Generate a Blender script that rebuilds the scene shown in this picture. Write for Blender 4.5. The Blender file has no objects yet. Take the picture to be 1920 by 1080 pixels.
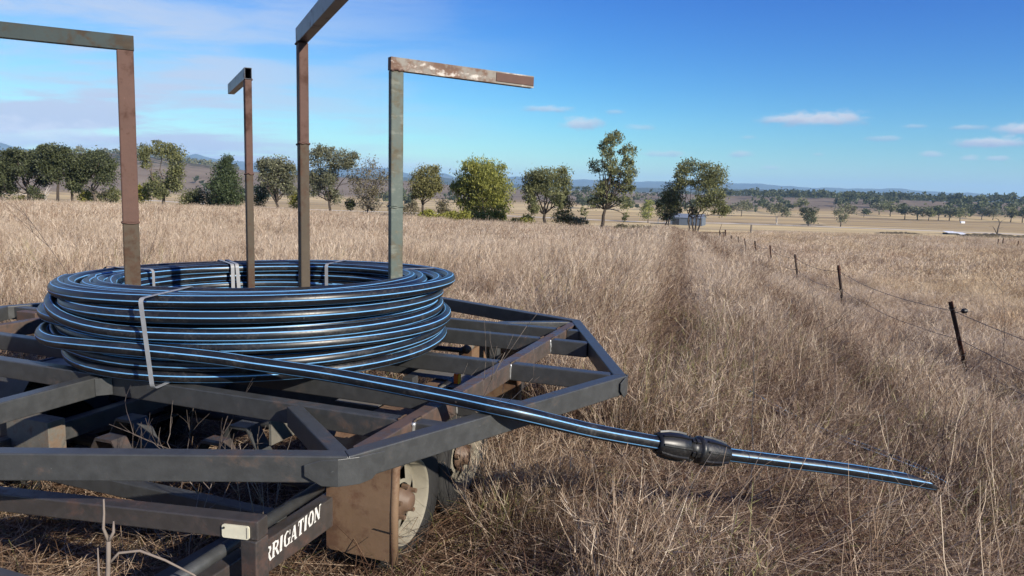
import bpy, bmesh, math, random
import numpy as np
from mathutils import Vector, Matrix, Euler
R = math.radians
random.seed(7)
rng = np.random.default_rng(11)
scene = bpy.context.scene
COL = scene.collection

# ------------------------------------------------------------------ camera
cam_d = bpy.data.cameras.new('camera')
cam = bpy.data.objects.new('camera', cam_d); COL.objects.link(cam)
scene.camera = cam
cam_d.sensor_width = 36.0
cam_d.lens = 36.0 * 1378.65 / 1920.0
cam_d.clip_start = 0.05
cam_d.clip_end = 60000
_p, _r = math.atan((540 - 352.92) / 1378.65), R(1.50)
_fw = Vector((0, math.cos(_p), -math.sin(_p))); _up = Vector((0, math.sin(_p), math.cos(_p))); _rt = Vector((1, 0, 0))
_rt2 = _rt * math.cos(_r) + _up * math.sin(_r); _up2 = _up * math.cos(_r) - _rt * math.sin(_r)
_m = Matrix((_rt2, _up2, -_fw)).transposed().to_4x4()
_m.translation = Vector((0, 0, 1.5))
cam.matrix_world = _m

# ------------------------------------------------------------------ light
SUN_AZ, SUN_EL = -43.0, 26.0          # direction towards the sun, degrees from +x, and height
sun_d = bpy.data.lights.new('sun', 'SUN')
sun_d.energy = 4.6
sun_d.angle = R(0.53)
sun_d.color = (1.0, 0.925, 0.80)
sun = bpy.data.objects.new('sun', sun_d); COL.objects.link(sun)
_sd = Vector((math.cos(R(SUN_AZ)) * math.cos(R(SUN_EL)), math.sin(R(SUN_AZ)) * math.cos(R(SUN_EL)), math.sin(R(SUN_EL))))
sun.rotation_euler = _sd.to_track_quat('Z', 'Y').to_euler()
sun.location = (10, -10, 30)

scene.view_settings.view_transform = 'Standard'
scene.view_settings.look = 'None'
scene.view_settings.gamma = 1.0
scene.view_settings.use_curve_mapping = False
scene.view_settings.exposure = 0.70
scene.cycles.max_bounces = 5
scene.cycles.diffuse_bounces = 3
scene.cycles.glossy_bounces = 2
scene.cycles.transmission_bounces = 2
scene.cycles.transparent_max_bounces = 8
scene.cycles.volume_bounces = 1
scene.cycles.use_denoising = True

class NT:
    """small helper to write node trees"""
    def __init__(s, nt): s.nt = nt
    def n(s, t, **k):
        nd = s.nt.nodes.new(t)
        for a, v in k.items(): setattr(nd, a, v)
        return nd
    def put(s, sock, v):
        if isinstance(v, bpy.types.NodeSocket): s.nt.links.new(v, sock)
        elif v is not None: sock.default_value = v
    def m(s, op, a, b=None, c=None, clamp=False):
        nd = s.n('ShaderNodeMath', operation=op, use_clamp=clamp)
        for i, v in enumerate((a, b, c)):
            if v is not None: s.put(nd.inputs[i], v)
        return nd.outputs[0]
    def vm(s, op, a, b=None):
        nd = s.n('ShaderNodeVectorMath', operation=op)
        s.put(nd.inputs[0], a)
        if b is not None: s.put(nd.inputs[3] if op == 'SCALE' else nd.inputs[1], b)
        return nd.outputs['Value'] if op in ('DOT_PRODUCT', 'LENGTH') else nd.outputs['Vector']
    def mr(s, v, a, b, c=0.0, d=1.0, smooth=True):
        nd = s.n('ShaderNodeMapRange', interpolation_type='SMOOTHSTEP' if smooth else 'LINEAR')
        for i, x in enumerate((v, a, b, c, d)): s.put(nd.inputs[i], x)
        return nd.outputs[0]
    def mix(s, f, a, b, blend='MIX'):
        nd = s.n('ShaderNodeMix', data_type='RGBA', blend_type=blend)
        s.put(nd.inputs[0], f)
        for i, v in ((6, a), (7, b)):
            if isinstance(v, tuple) and len(v) == 3: v = v + (1.0,)
            s.put(nd.inputs[i], v)
        return nd.outputs[2]
    def noise(s, vec, scale, detail=4.0, rough=0.55, dist=0.0):
        nd = s.n('ShaderNodeTexNoise')
        s.put(nd.inputs['Vector'], vec); nd.inputs['Scale'].default_value = scale
        nd.inputs['Detail'].default_value = detail; nd.inputs['Roughness'].default_value = rough
        nd.inputs['Distortion'].default_value = dist
        return nd.outputs[0]
    def ramp(s, f, stops):
        nd = s.n('ShaderNodeValToRGB'); s.put(nd.inputs[0], f)
        e = nd.color_ramp.elements
        while len(e) < len(stops): e.new(0.5)
        for q, (p, c) in zip(e, stops):
            q.position = p; q.color = tuple(c) + ((1.0,) if len(c) == 3 else ())
        return nd.outputs[0]
    def scale(s, vec, sc):
        nd = s.n('ShaderNodeMapping'); s.put(nd.inputs[0], vec); nd.inputs['Scale'].default_value = sc
        return nd.outputs[0]


# ------------------------------------------------------------------ sky
world = bpy.data.worlds.new('World'); scene.world = world
world.use_nodes = True
wt = world.node_tree; wt.nodes.clear(); W = NT(wt)
sky = W.n('ShaderNodeTexSky', sky_type='NISHITA')
sky.sun_disc = False
sky.sun_elevation = R(SUN_EL)
sky.sun_rotation = math.atan2(_sd.x, _sd.y)
sky.altitude = 400
sky.air_density = 1.15; sky.dust_density = 0.05; sky.ozone_density = 2.0
hsv = W.n('ShaderNodeHueSaturation'); hsv.inputs['Saturation'].default_value = 1.10
wt.links.new(sky.outputs[0], hsv.inputs['Color'])
_b = W.mix(1.0, hsv.outputs[0], (0.80, 0.98, 1.22), 'MULTIPLY')
_s = W.n('ShaderNodeSeparateColor'); wt.links.new(_b, _s.inputs[0])
_c = W.n('ShaderNodeCombineColor')           # deeper, clearer blue than the raw sky model
for _i, (_pw, _k) in enumerate(((2.0, .90), (1.77, .95), (1.10, .91))):
    W.put(_c.inputs[_i], W.m('MULTIPLY', W.m('POWER', W.m('MULTIPLY', _s.outputs[_i], .1275), _pw), _k/.1275))
base = _c.outputs[0]
tc = W.n('ShaderNodeTexCoord').outputs['Generated']
sep = W.n('ShaderNodeSeparateXYZ'); wt.links.new(tc, sep.inputs[0])
sx, sy, sz = sep.outputs
az = W.m('ARCTAN2', sx, sy)                              # radians, 0 = +y, right positive
hor = W.m('SQRT', W.m('ADD', W.m('MULTIPLY', sx, sx), W.m('MULTIPLY', sy, sy)))
el = W.m('ARCTAN2', sz, hor)
cmb = W.n('ShaderNodeCombineXYZ'); W.put(cmb.inputs[0], az); W.put(cmb.inputs[1], el)
ae = cmb.outputs[0]
# high thin cloud, thickest to the left of the view: sheets seen in perspective
den = W.m('MAXIMUM', W.m('ADD', sz, 0.10), 0.02)
cp = W.n('ShaderNodeCombineXYZ'); W.put(cp.inputs[0], W.m('DIVIDE', sx, den)); W.put(cp.inputs[1], W.m('DIVIDE', sy, den))
cir = W.noise(W.scale(cp.outputs[0], (0.55, 1.15, 1.0)), 1.1, 7.0, 0.58, 0.5)
cir2 = W.noise(W.scale(ae, (3.0, 16.0, 1.0)), 1.6, 6.0, 0.6, 0.6)
cirv = W.m('ADD', W.m('MULTIPLY', cir, 0.55), W.m('MULTIPLY', cir2, 0.45))
leftm = W.mr(az, 0.10, -0.52)
cirm = W.m('MULTIPLY', W.mr(cirv, 0.40, 0.58), leftm)
lowm = W.m('MULTIPLY', W.mr(el, 0.40, 0.02, 0.62, 1.0), cirm)
cirf = W.m('MULTIPLY', W.m('ADD', W.m('MULTIPLY', lowm, 0.85), W.m('MULTIPLY', W.m('MULTIPLY', leftm, W.mr(el, 0.40, 0.0)), 0.46)), 0.9, clamp=True)
col = W.mix(cirf, base, (4.45, 5.25, 6.8))
# small fair-weather clouds: (azimuth, elevation, half width, half height, strength) in radians
CUM = [(0.0442,.1044,.036,.0055,.45),(0.0835,.0855,.027,.0105,.60),(0.131,.1035,.014,.004,.30),(0.165,.084,.020,.005,.30),
       (0.386,.1000,.056,.0115,.90),(0.338,.0985,.028,.006,.55),(0.196,.050,.034,.005,.40),(0.292,.053,.016,.006,.45),(0.46,.078,.020,.004,.35),
       (0.540,.0955,.020,.004,.40),(0.598,.0950,.030,.0085,.75),(0.566,.0760,.034,.0080,.70),(0.508,.0585,.014,.004,.45),
       (0.546,.055,.012,.004,.42),(0.572,.0555,.014,.004,.45),(0.612,.052,.012,.004,.45),(0.330,.036,.012,.0035,.30),(0.30,.075,.012,.003,.25),(0.385,.055,.008,.003,.25),
       (0.43,.104,.02,.003,.2),(0.487,.095,.016,.003,.3),
       (-0.565,.046,.085,.020,.80),(-0.66,.030,.08,.016,.75),(-0.47,.028,.06,.012,.70),(-0.33,.024,.07,.010,.55),(-0.15,.026,.07,.010,.45),(-0.05,.02,.06,.008,.35)]
cn = W.noise(W.scale(ae, (60.0, 120.0, 1.0)), 1.0, 5.0, 0.6)
cn2 = W.noise(W.scale(ae, (22.0, 40.0, 1.0)), 1.0, 4.0, 0.55)
jit = W.m('ADD', W.m('MULTIPLY', W.m('SUBTRACT', cn, 0.5), 1.5), W.m('MULTIPLY', W.m('SUBTRACT', cn2, 0.5), 1.3))
for a, e, w, h, st in CUM:
    if a > -.02: e *= math.cos(a); st = min(1, st*1.35)
    else: e *= .93
    dx = W.m('DIVIDE', W.m('SUBTRACT', az, a), w)
    dy0 = W.m('DIVIDE', W.m('SUBTRACT', el, e), h)
    dy = W.m('MAXIMUM', dy0, W.m('MULTIPLY', dy0, -1.5))          # flatter bases
    d = W.m('ADD', W.m('SQRT', W.m('ADD', W.m('MULTIPLY', dx, dx), W.m('MULTIPLY', dy, dy))), jit)
    f = W.m('MULTIPLY', W.mr(d, 1.25, 0.30), st)
    lit = W.mr(W.m('ADD', dy0, jit), -0.9, 0.9)
    col = W.mix(f, col, W.mix(lit, (2.9, 3.6, 5.2) if a > -.02 else (4.3, 5.2, 7.1), (5.9, 6.15, 6.6) if a > -.02 else (6.6, 7.0, 8.0)))
bg = W.n('ShaderNodeBackground'); W.put(bg.inputs[0], col); bg.inputs[1].default_value = 0.0785
wo = W.n('ShaderNodeOutputWorld'); wt.links.new(bg.outputs[0], wo.inputs[0])

# ------------------------------------------------------------------ helpers
def tag(o, label=None, cat=None, group=None, kind=None):
    if label: o['label'] = label
    if cat: o['category'] = cat
    if group: o['group'] = group
    if kind: o['kind'] = kind
    return o
def empty(name, loc=(0, 0, 0), rz=0.0, label=None, cat=None, group=None):
    o = bpy.data.objects.new(name, None); COL.objects.link(o)
    o.location = loc; o.rotation_euler = (0, 0, rz); o.empty_display_size = 0.2
    return tag(o, label, cat, group)
def mesh_obj(name, verts, faces, mats, parent=None, smooth=False, midx=None, bevel=None):
    me = bpy.data.meshes.new(name)
    me.from_pydata([tuple(v) for v in verts], [], faces)
    for mt in (mats if isinstance(mats, (list, tuple)) else [mats]): me.materials.append(mt)
    if midx is not None: me.polygons.foreach_set('material_index', midx)
    if smooth: me.polygons.foreach_set('use_smooth', [True] * len(me.polygons))
    me.update()
    o = bpy.data.objects.new(name, me); COL.objects.link(o)
    if parent is not None: o.parent = parent
    if bevel:
        b = o.modifiers.new('bevel', 'BEVEL'); b.width = bevel; b.segments = 2; b.limit_method = 'ANGLE'; b.angle_limit = R(40)
    return o
def quads_obj(name, V, nf, k, mats, parent=None, attr=None, midx=None):
    """V: (nf*k,3) array, faces are consecutive k-gons"""
    me = bpy.data.meshes.new(name)
    n = len(V)
    me.vertices.add(n); me.vertices.foreach_set('co', np.asarray(V, np.float32).ravel())
    me.loops.add(n); me.loops.foreach_set('vertex_index', np.arange(n, dtype=np.int32))
    me.polygons.add(nf); me.polygons.foreach_set('loop_start', np.arange(nf, dtype=np.int32) * k)
    me.polygons.foreach_set('loop_total', np.full(nf, k, np.int32))
    for mt in (mats if isinstance(mats, (list, tuple)) else [mats]): me.materials.append(mt)
    if midx is not None: me.polygons.foreach_set('material_index', np.asarray(midx, np.int32))
    me.update(calc_edges=True)
    if attr is not None:
        a = me.attributes.new('tint', 'FLOAT', 'POINT'); a.data.foreach_set('value', np.asarray(attr, np.float32))
    o = bpy.data.objects.new(name, me)
    COL.objects.link(o)
    if parent is not None: o.parent = parent
    return o
def box_geo(x0, x1, y0, y1, z0, z1):
    v = [(x0,y0,z0),(x1,y0,z0),(x1,y1,z0),(x0,y1,z0),(x0,y0,z1),(x1,y0,z1),(x1,y1,z1),(x0,y1,z1)]
    f = [(3,2,1,0),(4,5,6,7),(0,1,5,4),(1,2,6,5),(2,3,7,6),(3,0,4,7)]
    return v, f
def join_geo(lst):
    V, Fc = [], []
    for v, f in lst:
        n = len(V); V += list(v); Fc += [tuple(i + n for i in q) for q in f]
    return V, Fc
def prism_geo(poly, z0, z1):
    n = len(poly)
    v = [(x, y, z0) for x, y in poly] + [(x, y, z1) for x, y in poly]
    f = [tuple(range(n - 1, -1, -1)), tuple(range(n, 2 * n))] + [(i, (i + 1) % n, n + (i + 1) % n, n + i) for i in range(n)]
    return v, f
def bar_geo(a, b, w, h, up=(0, 0, 1)):
    """rectangular bar from a to b (centre line), w across, h along up"""
    a, b = Vector(a), Vector(b); d = (b - a).normalized(); u = Vector(up)
    if abs(d.dot(u)) > .999: u = Vector((0, 1, 0))
    s = d.cross(u).normalized(); t = s.cross(d).normalized()
    v = []
    for p in (a, b):
        for i, j in ((-1,-1),(1,-1),(1,1),(-1,1)): v.append(tuple(p + s * (i * w / 2) + t * (j * h / 2)))
    return v, [(0,1,2,3),(7,6,5,4),(0,4,5,1),(1,5,6,2),(2,6,7,3),(3,7,4,0)]
def tube_geo(pts, radii, n=8, caps=True):
    pts = [Vector(p) for p in pts]
    V, Fc = [], []
    t0 = (pts[1] - pts[0]).normalized()
    ref = Vector((1, 0, 0)) if abs(t0.x) < 0.8 else Vector((0, 1, 0))
    s = t0.cross(ref).normalized()
    for i, p in enumerate(pts):
        t = (pts[min(i + 1, len(pts) - 1)] - pts[max(i - 1, 0)]).normalized()
        s = (s - t * s.dot(t)).normalized(); q = t.cross(s)
        for k in range(n):
            a = 2 * math.pi * k / n
            V.append(tuple(p + (s * math.cos(a) + q * math.sin(a)) * radii[i]))
    for i in range(len(pts) - 1):
        for k in range(n):
            Fc.append((i*n+k, i*n+(k+1)%n, (i+1)*n+(k+1)%n, (i+1)*n+k))
    if caps:
        Fc.append(tuple(range(n - 1, -1, -1))); Fc.append(tuple((len(pts)-1)*n + k for k in range(n)))
    return V, Fc
def lathe_geo(prof, axis_o, axis_d, n=32, ref=(0, 0, 1)):
    """prof: (distance along axis, radius)"""
    o, d = Vector(axis_o), Vector(axis_d).normalized(); r = Vector(ref)
    s = d.cross(r).normalized(); q = s.cross(d)
    V, Fc = [], []
    for x, rad in prof:
        for k in range(n):
            a = 2 * math.pi * k / n
            V.append(tuple(o + d * x + (s * math.cos(a) + q * math.sin(a)) * rad))
    for i in range(len(prof) - 1):
        for k in range(n): Fc.append((i*n+k, i*n+(k+1)%n, (i+1)*n+(k+1)%n, (i+1)*n+k))
    return V, Fc
def new_mat(name):
    mt = bpy.data.materials.new(name); mt.use_nodes = True
    nt = mt.node_tree; nt.nodes.clear(); N = NT(nt)
    out = N.n('ShaderNodeOutputMaterial')
    return mt, N, out
def principled(N, out, col, rough=0.6, metal=0.0, spec=0.5, bump=None, bstr=0.3, bdist=0.01):
    b = N.n('ShaderNodeBsdfPrincipled')
    if isinstance(col, tuple) and len(col) == 3: col = col + (1.0,)
    N.put(b.inputs['Base Color'], col); N.put(b.inputs['Roughness'], rough); N.put(b.inputs['Metallic'], metal)
    N.put(b.inputs['Specular IOR Level'], spec)
    if bump is not None:
        bp = N.n('ShaderNodeBump'); bp.inputs['Strength'].default_value = bstr; bp.inputs['Distance'].default_value = bdist
        N.put(bp.inputs['Height'], bump); N.nt.links.new(bp.outputs[0], b.inputs['Normal'])
    N.nt.links.new(b.outputs[0], out.inputs[0])
    return b
def plain(name, col, rough=0.6, metal=0.0, spec=0.5):
    mt, N, out = new_mat(name)
    tcn = N.n('ShaderNodeTexCoord').outputs['Object']
    nz = N.noise(tcn, 30.0, 4.0)
    c2 = N.mix(N.mr(nz, 0.3, 0.7, 0.0, 0.35), tuple(col), tuple(c * 0.6 for c in col))
    principled(N, out, c2, rough, metal, spec)
    return mt

# ------------------------------------------------------------------ terrain
def sm(a, b, t):
    t = np.clip((t - a) / (b - a), 0, 1); return t * t * (3 - 2 * t)
FP = 1378.65
# skyline of the ranges: bearing (as tangent * FP + 960) and height above eye level (tangent * FP)
R1X=[-400,0,100,200,270,300,350,400,460,520,650,755,850,930]; R1E=[28,31,35,40,38,34,29,24,19,14,11,8,2,-3]
R3X=[-400,-200,0,40,120,250,330,367,400,430,456,500,560,640,670,730,760,800,830,850,900,960,1070,1200,1355,1440,1521,1660,1715,1808,1878,1920,2100,2500]
R3E=[25,40,51,42,38,38,36,44,37,33,35,30,22,27,29,31,22,20,24,17,17,21,19,19,19.5,18,14,16,13,11,8,9,7,6]
R2X=[-400,400,600,700,760,830,900,1000,1100,1180,1240,1300,1360,1440,1500,1560,1640,2500]; R2E=[-5,5,12,16,15,16,8,6,7,8,7,7,9,9,7,2,-3,-6]
def ground(x, y):
    x = np.asarray(x, float); y = np.asarray(y, float)
    yy = np.maximum(y - 3, 0); s = x - .224 * y
    slope = np.interp(x / np.maximum(y, 5), [-.7,-.35,-.17,0,.1,.17,.26,.35,.55], [.0257,.027,.033,.039,.0415,.042,.039,.032,.031])
    near = -slope * np.minimum(yy, 140) - .75 * sm(0, 3.8, s) * sm(-6, 2, y) + .04 * np.sin(x * .9 + 1) * np.sin(y * .7) * sm(3, 9, y)
    r = np.hypot(x, y)
    t = sm(95, 330, r)
    ta = np.where(y > 1, x / np.maximum(y, 1), np.where(x > 0, 3., -3.))
    front = sm(-200, 600, y)
    z = near * (1 - t) - 20 * t
    wob = 1.2 * np.sin(ta * 61 + 1) + .9 * np.sin(ta * 133 + 2) + .6 * np.sin(ta * 291)
    for X, E, r0, a, b, wk in ((R1X, R1E, 1500, 900, 2600, .5), (R2X, R2E, 6000, 4200, 8000, .6), (R3X, R3E, 14000, 9500, 20000, .9)):
        e = (np.interp(ta, [(v - 960) / FP for v in X], E) + wob * wk * .6) / FP * r0
        top = np.maximum(e + 1.5 + 20, 0) * front
        z = np.maximum(z, -20 * t + near * (1 - t) + top * np.where(r < r0, sm(a, r0, r), 1 - sm(r0, b, r)))
    return z
def gz(x, y): return float(ground(x, y))

azs = np.concatenate([np.arange(-52, 52, .3), np.arange(52, 308, 4.0)])
rad = np.concatenate([[.5, 1.0], np.geomspace(1.5, 130, 90), np.geomspace(136, 20500, 96)])
A, Q = np.meshgrid(np.radians(azs), rad)
X, Y = Q * np.sin(A), Q * np.cos(A)
Z = ground(X, Y)
na, nr = len(azs), len(rad)
V = np.stack([X, Y, Z], -1).reshape(-1, 3)
V = np.vstack([V, [[0, 0, gz(0, 0)]]])
i, j = np.meshgrid(np.arange(nr - 1), np.arange(na), indexing='ij')
j2 = (j + 1) % na
F4 = np.stack([i*na+j, i*na+j2, (i+1)*na+j2, (i+1)*na+j], -1).reshape(-1, 4)[:, ::-1]
faces = [tuple(q) for q in F4.tolist()] + [(len(V) - 1, (k + 1) % na, k) for k in range(na)]

mt, N, out = new_mat('paddock_ground')
geo = N.n('ShaderNodeNewGeometry'); pos = geo.outputs['Position']
sp = N.n('ShaderNodeSeparateXYZ'); N.put(sp.inputs[0], pos)
px, py, pz = sp.outputs
fl = N.n('ShaderNodeCombineXYZ'); N.put(fl.inputs[0], px); N.put(fl.inputs[1], py); fl = fl.outputs[0]
dist = N.vm('LENGTH', fl)
soil = N.ramp(N.noise(fl, 9.0, 6.0, 0.65), [(0.25, (.018, .012, .009)), (0.5, (.048, .034, .024)), (0.75, (.12, .09, .062))])  # soil colour darkened so gaps between tufts look deeper in shade
thatch = N.ramp(N.noise(fl, .8, 6.0, 0.65), [(0.25, (.14, .10, .07)), (0.5, (.27, .20, .14)), (0.78, (.40, .31, .22))])
nearc = N.mix(N.mr(dist, 6.0, 30.0), soil, thatch)
# the plain: big paddocks, contour strips, bare and stubble
vo = N.n('ShaderNodeTexVoronoi'); vo.inputs['Scale'].default_value = 1.0
N.put(vo.inputs['Vector'], N.scale(fl, (1/300., 1/150., 1.0)))
cellr = N.n('ShaderNodeSeparateColor'); N.put(cellr.inputs[0], vo.outputs['Color'])
cell = N.ramp(cellr.outputs[0], [(0.0, (.26, .18, .085)), (0.25, (.44, .315, .145)), (0.5, (.57, .42, .20)), (0.75, (.64, .49, .245)), (1.0, (.48, .345, .17))])
strip = N.noise(N.scale(fl, (1/420., 1/26., 1.0)), 1.0, 4.0, 0.65)
cell = N.mix(N.mr(strip, 0.46, 0.62, 0.0, 0.75), cell, (.23, .165, .105))
speck = N.noise(fl, .05, 6.0, 0.7)
cell = N.mix(N.mr(speck, 0.35, 0.75, 0.0, 0.4), cell, (.46, .36, .24))
c = N.mix(N.mr(dist, 110.0, 330.0), nearc, cell)
# the brown hill on the left and its timbered top
hill = N.ramp(N.noise(N.scale(fl, (1/160., 1/60., 1.0)), 1.0, 6.0, .65), [(0.3, (.15, .11, .08)), (0.55, (.215, .165, .12)), (0.8, (.26, .205, .15))])
c = N.mix(N.m('MULTIPLY', N.mr(dist, 850.0, 1000.0), N.mr(pz, -19.5, -13.0)), c, hill)
tim = N.noise(fl, 1/22., 4.0, .7)
timm = N.m('MULTIPLY', N.mr(tim, 0.40, 0.55), N.m('MULTIPLY', N.mr(pz, 14.0, 30.0), N.mr(dist, 900.0, 1200.0)))
c = N.mix(timm, c, (.045, .05, .032))
# the plain further out, and the timbered ranges
vo2 = N.n('ShaderNodeTexVoronoi'); vo2.inputs['Scale'].default_value = 1.0
N.put(vo2.inputs['Vector'], N.scale(fl, (1/900., 1/700., 1.0)))
c3 = N.n('ShaderNodeSeparateColor'); N.put(c3.inputs[0], vo2.outputs['Color'])
farc = N.ramp(c3.outputs[0], [(0.0, (.05, .05, .035)), (0.3, (.26, .20, .14)), (0.6, (.40, .30, .215)), (1.0, (.48, .38, .28))])
c = N.mix(N.mr(dist, 1900.0, 2700.0), c, farc)
rng_c = N.ramp(N.noise(fl, 1/500., 6.0, .65), [(0.35, (.035, .042, .028)), (0.6, (.07, .07, .045)), (0.75, (.16, .125, .085))])
c = N.mix(N.m('MULTIPLY', N.mr(dist, 4000.0, 5200.0), N.mr(pz, -14.0, 6.0)), c, rng_c)
principled(N, out, c, 0.95, 0.0, 0.1)
M_GROUND = mt
terr = mesh_obj('ground', V, faces, M_GROUND, smooth=True)
tag(terr, kind='structure')

# the air: a closed box of thin even haze round the whole scene
hv, hf = box_geo(-21000, 21000, -21000, 21000, -21.5, 420)
mt, N, out = new_mat('haze_air')
vol = N.n('ShaderNodeVolumePrincipled'); vol.inputs['Color'].default_value = (.42, .70, 1.0, 1); vol.inputs['Density'].default_value = 7.0e-5; vol.inputs['Anisotropy'].default_value = 0.0
N.nt.links.new(vol.outputs[0], out.inputs['Volume'])
tag(mesh_obj('haze', hv, hf, mt), kind='stuff')

# gravel road across the plain
mt, N, out = new_mat('road_gravel')
p_ = N.n('ShaderNodeNewGeometry').outputs['Position']
principled(N, out, N.ramp(N.noise(p_, .15, 6.0, .7), [(0.3, (.58, .50, .40)), (0.7, (.72, .64, .53))]), 0.95, 0, .1)
M_ROAD = mt
road_c = [(-1000, 800), (-760, 800), (-542, 795), (-437, 780), (-300, 690), (-176.6, 606), (-90, 588), (-4.4, 575), (90.4, 529), (150, 540), (191, 536), (240, 520), (335, 485), (430, 455), (600, 410)]
def catmull(P, n=12):
    P = [np.array(p, float) for p in P]; P = [2*P[0]-P[1]] + P + [2*P[-1]-P[-2]]
    o = []
    for k in range(1, len(P) - 2):
        a, b, c_, d = P[k-1:k+3]
        for t in np.linspace(0, 1, n, endpoint=False):
            o.append(.5*((2*b)+(c_-a)*t+(2*a-5*b+4*c_-d)*t*t+(3*b-a-3*c_+d)*t**3))
    o.append(P[-2]); return np.array(o)
rc = catmull(road_c, 16)
tn = np.gradient(rc, axis=0); tn /= np.linalg.norm(tn, axis=1)[:, None]; nn = np.stack([-tn[:, 1], tn[:, 0]], 1)
V = []
for k, (p, q) in enumerate(zip(rc, nn)):
    w = 5.5 + 1.0 * math.sin(k * .7)
    for sgn in (-1, -.33, .33, 1):
        g = p + q * w * sgn
        V.append((g[0], g[1], gz(g[0], g[1]) + .12))
Fc = [(k*4+m, k*4+m+1, k*4+m+5, k*4+m+4) for k in range(len(rc) - 1) for m in range(3)]
tag(mesh_obj('gravel_road', V, Fc, M_ROAD), kind='structure')

# ------------------------------------------------------------------ dry grass
def grass_material(name, dark, mid, pale, tip):
    mt, N, out = new_mat(name)
    at = N.n('ShaderNodeAttribute', attribute_name='tint').outputs['Fac']
    geo = N.n('ShaderNodeNewGeometry'); pos = geo.outputs['Position']
    sp = N.n('ShaderNodeSeparateXYZ'); N.put(sp.inputs[0], pos)
    fl = N.n('ShaderNodeCombineXYZ'); N.put(fl.inputs[0], sp.outputs[0]); N.put(fl.inputs[1], sp.outputs[1]); fl = fl.outputs[0]
    rnd = N.n('ShaderNodeObjectInfo').outputs['Random']
    patch = N.noise(N.scale(fl, (.5, .28, 1)), 1.0, 5.0, .65)
    patch2 = N.noise(N.scale(fl, (1.9, 1.2, 1)), 1.0, 4.0, .7)
    v = N.m('ADD', N.m('ADD', N.m('MULTIPLY', at, .62), N.m('MULTIPLY', rnd, .32)), N.m('ADD', N.m('MULTIPLY', N.m('SUBTRACT', patch, .5), .60), N.m('MULTIPLY', N.m('SUBTRACT', patch2, .5), .55)))
    # wheel ruts: trodden, darker litter
    s0 = N.m('SUBTRACT', sp.outputs[0], N.m('MULTIPLY', sp.outputs[1], .224))
    rw = N.m('ADD', N.m('MULTIPLY', sp.outputs[1], .008), .22)
    for c0 in (.02, 1.78):
        q = N.m('DIVIDE', N.m('ABSOLUTE', N.m('SUBTRACT', N.m('ADD', s0, N.m('MULTIPLY', N.m('SUBTRACT', patch, .5), .5)), c0)), rw)
        v = N.m('SUBTRACT', v, N.m('MULTIPLY', N.mr(q, 1.4, .2, 0, .24), N.mr(sp.outputs[1], 3.5, 7.0)))
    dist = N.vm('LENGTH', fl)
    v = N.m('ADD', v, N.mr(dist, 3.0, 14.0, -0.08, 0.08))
    c = N.ramp(v, [(0.05, dark), (0.34, mid), (0.62, pale), (0.92, tip)])
    # other side of the fence the sward is yellower
    s = N.m('SUBTRACT', sp.outputs[0], N.m('MULTIPLY', sp.outputs[1], .224))
    side = N.mr(N.m('ADD', s, N.m('MULTIPLY', N.m('SUBTRACT', patch, .5), 6.0)), 2.6, 6.2)
    band = N.mr(N.noise(N.scale(fl, (.10, .16, 1)), 1.0, 4.0, .6), .42, .62)
    c = N.mix(N.m('MULTIPLY', side, .9), c, N.mix(1.0, c, (1.16, 1.17, 1.17), 'MULTIPLY'))
    c = N.mix(N.m('MULTIPLY', N.m('MULTIPLY', side, band), .65), c, N.mix(1.0, c, (1.04, .99, .80), 'MULTIPLY'))
    grn = N.mr(N.m('FRACT', N.m('MULTIPLY', rnd, 37.7)), .955, .965)
    c = N.mix(N.m('MULTIPLY', grn, N.mr(dist, 14.0, 7.0)), c, N.mix(at, (.085, .085, .025), (.30, .285, .10)))
    red = N.mr(N.noise(fl, .33, 4.0, .6), .56, .74)
    c = N.mix(N.m('MULTIPLY', red, .65), c, N.mix(1.0, c, (.94, .72, .56), 'MULTIPLY'))
    d = N.n('ShaderNodeBsdfDiffuse'); N.put(d.inputs[0], c)
    t = N.n('ShaderNodeBsdfTranslucent'); N.put(t.inputs[0], c)
    g = N.n('ShaderNodeBsdfGlossy'); g.inputs['Roughness'].default_value = .45; N.put(g.inputs[0], (.9, .85, .75, 1))
    mx = N.n('ShaderNodeMixShader'); mx.inputs[0].default_value = .22
    N.nt.links.new(d.outputs[0], mx.inputs[1]); N.nt.links.new(t.outputs[0], mx.inputs[2])
    mg = N.n('ShaderNodeMixShader'); mg.inputs[0].default_value = .04
    N.nt.links.new(mx.outputs[0], mg.inputs[1]); N.nt.links.new(g.outputs[0], mg.inputs[2])
    N.nt.links.new(mg.outputs[0], out.inputs[0])
    return mt
M_GRASS = grass_material('dry_grass', (.055, .027, .017), (.200, .122, .074), (.420, .310, .215), (.68, .56, .425))

def blades(base, d0, length, width, bend, nseg, tint, kink=0.0, face=None):
    """ribbons: base (n,3), unit start direction d0 (n,3), bend = vector added along the length (n,3). returns quads (n*nseg*4,3), tint per vertex"""
    n = len(base)
    t = np.linspace(0, 1, nseg + 1)[None, :, None]
    P = base[:, None] + d0[:, None] * (length[:, None, None] * t) + bend[:, None] * (length[:, None, None] * t ** 2)
    if kink:
        P[:, 1:] += rng.normal(0, kink, (n, nseg, 3)) * length[:, None, None]
    if face is None:
        a = rng.uniform(0, 2 * np.pi, n)
        face = np.stack([np.cos(a), np.sin(a), rng.normal(0, .3, n)], -1)
    w = width[:, None, None] * (1 - .72 * t) * .5
    L, Rr = P - face[:, None] * w, P + face[:, None] * w
    Q = np.stack([L[:, :-1], Rr[:, :-1], Rr[:, 1:], L[:, 1:]], 2).reshape(-1, 3)
    return Q, np.repeat(tint, nseg * 4), P
def sph(n, up=1.0, spread=.5):
    d = np.stack([rng.normal(0, spread, n), rng.normal(0, spread, n), np.full(n, up)], -1)
    return d / np.linalg.norm(d, axis=1)[:, None]
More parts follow.
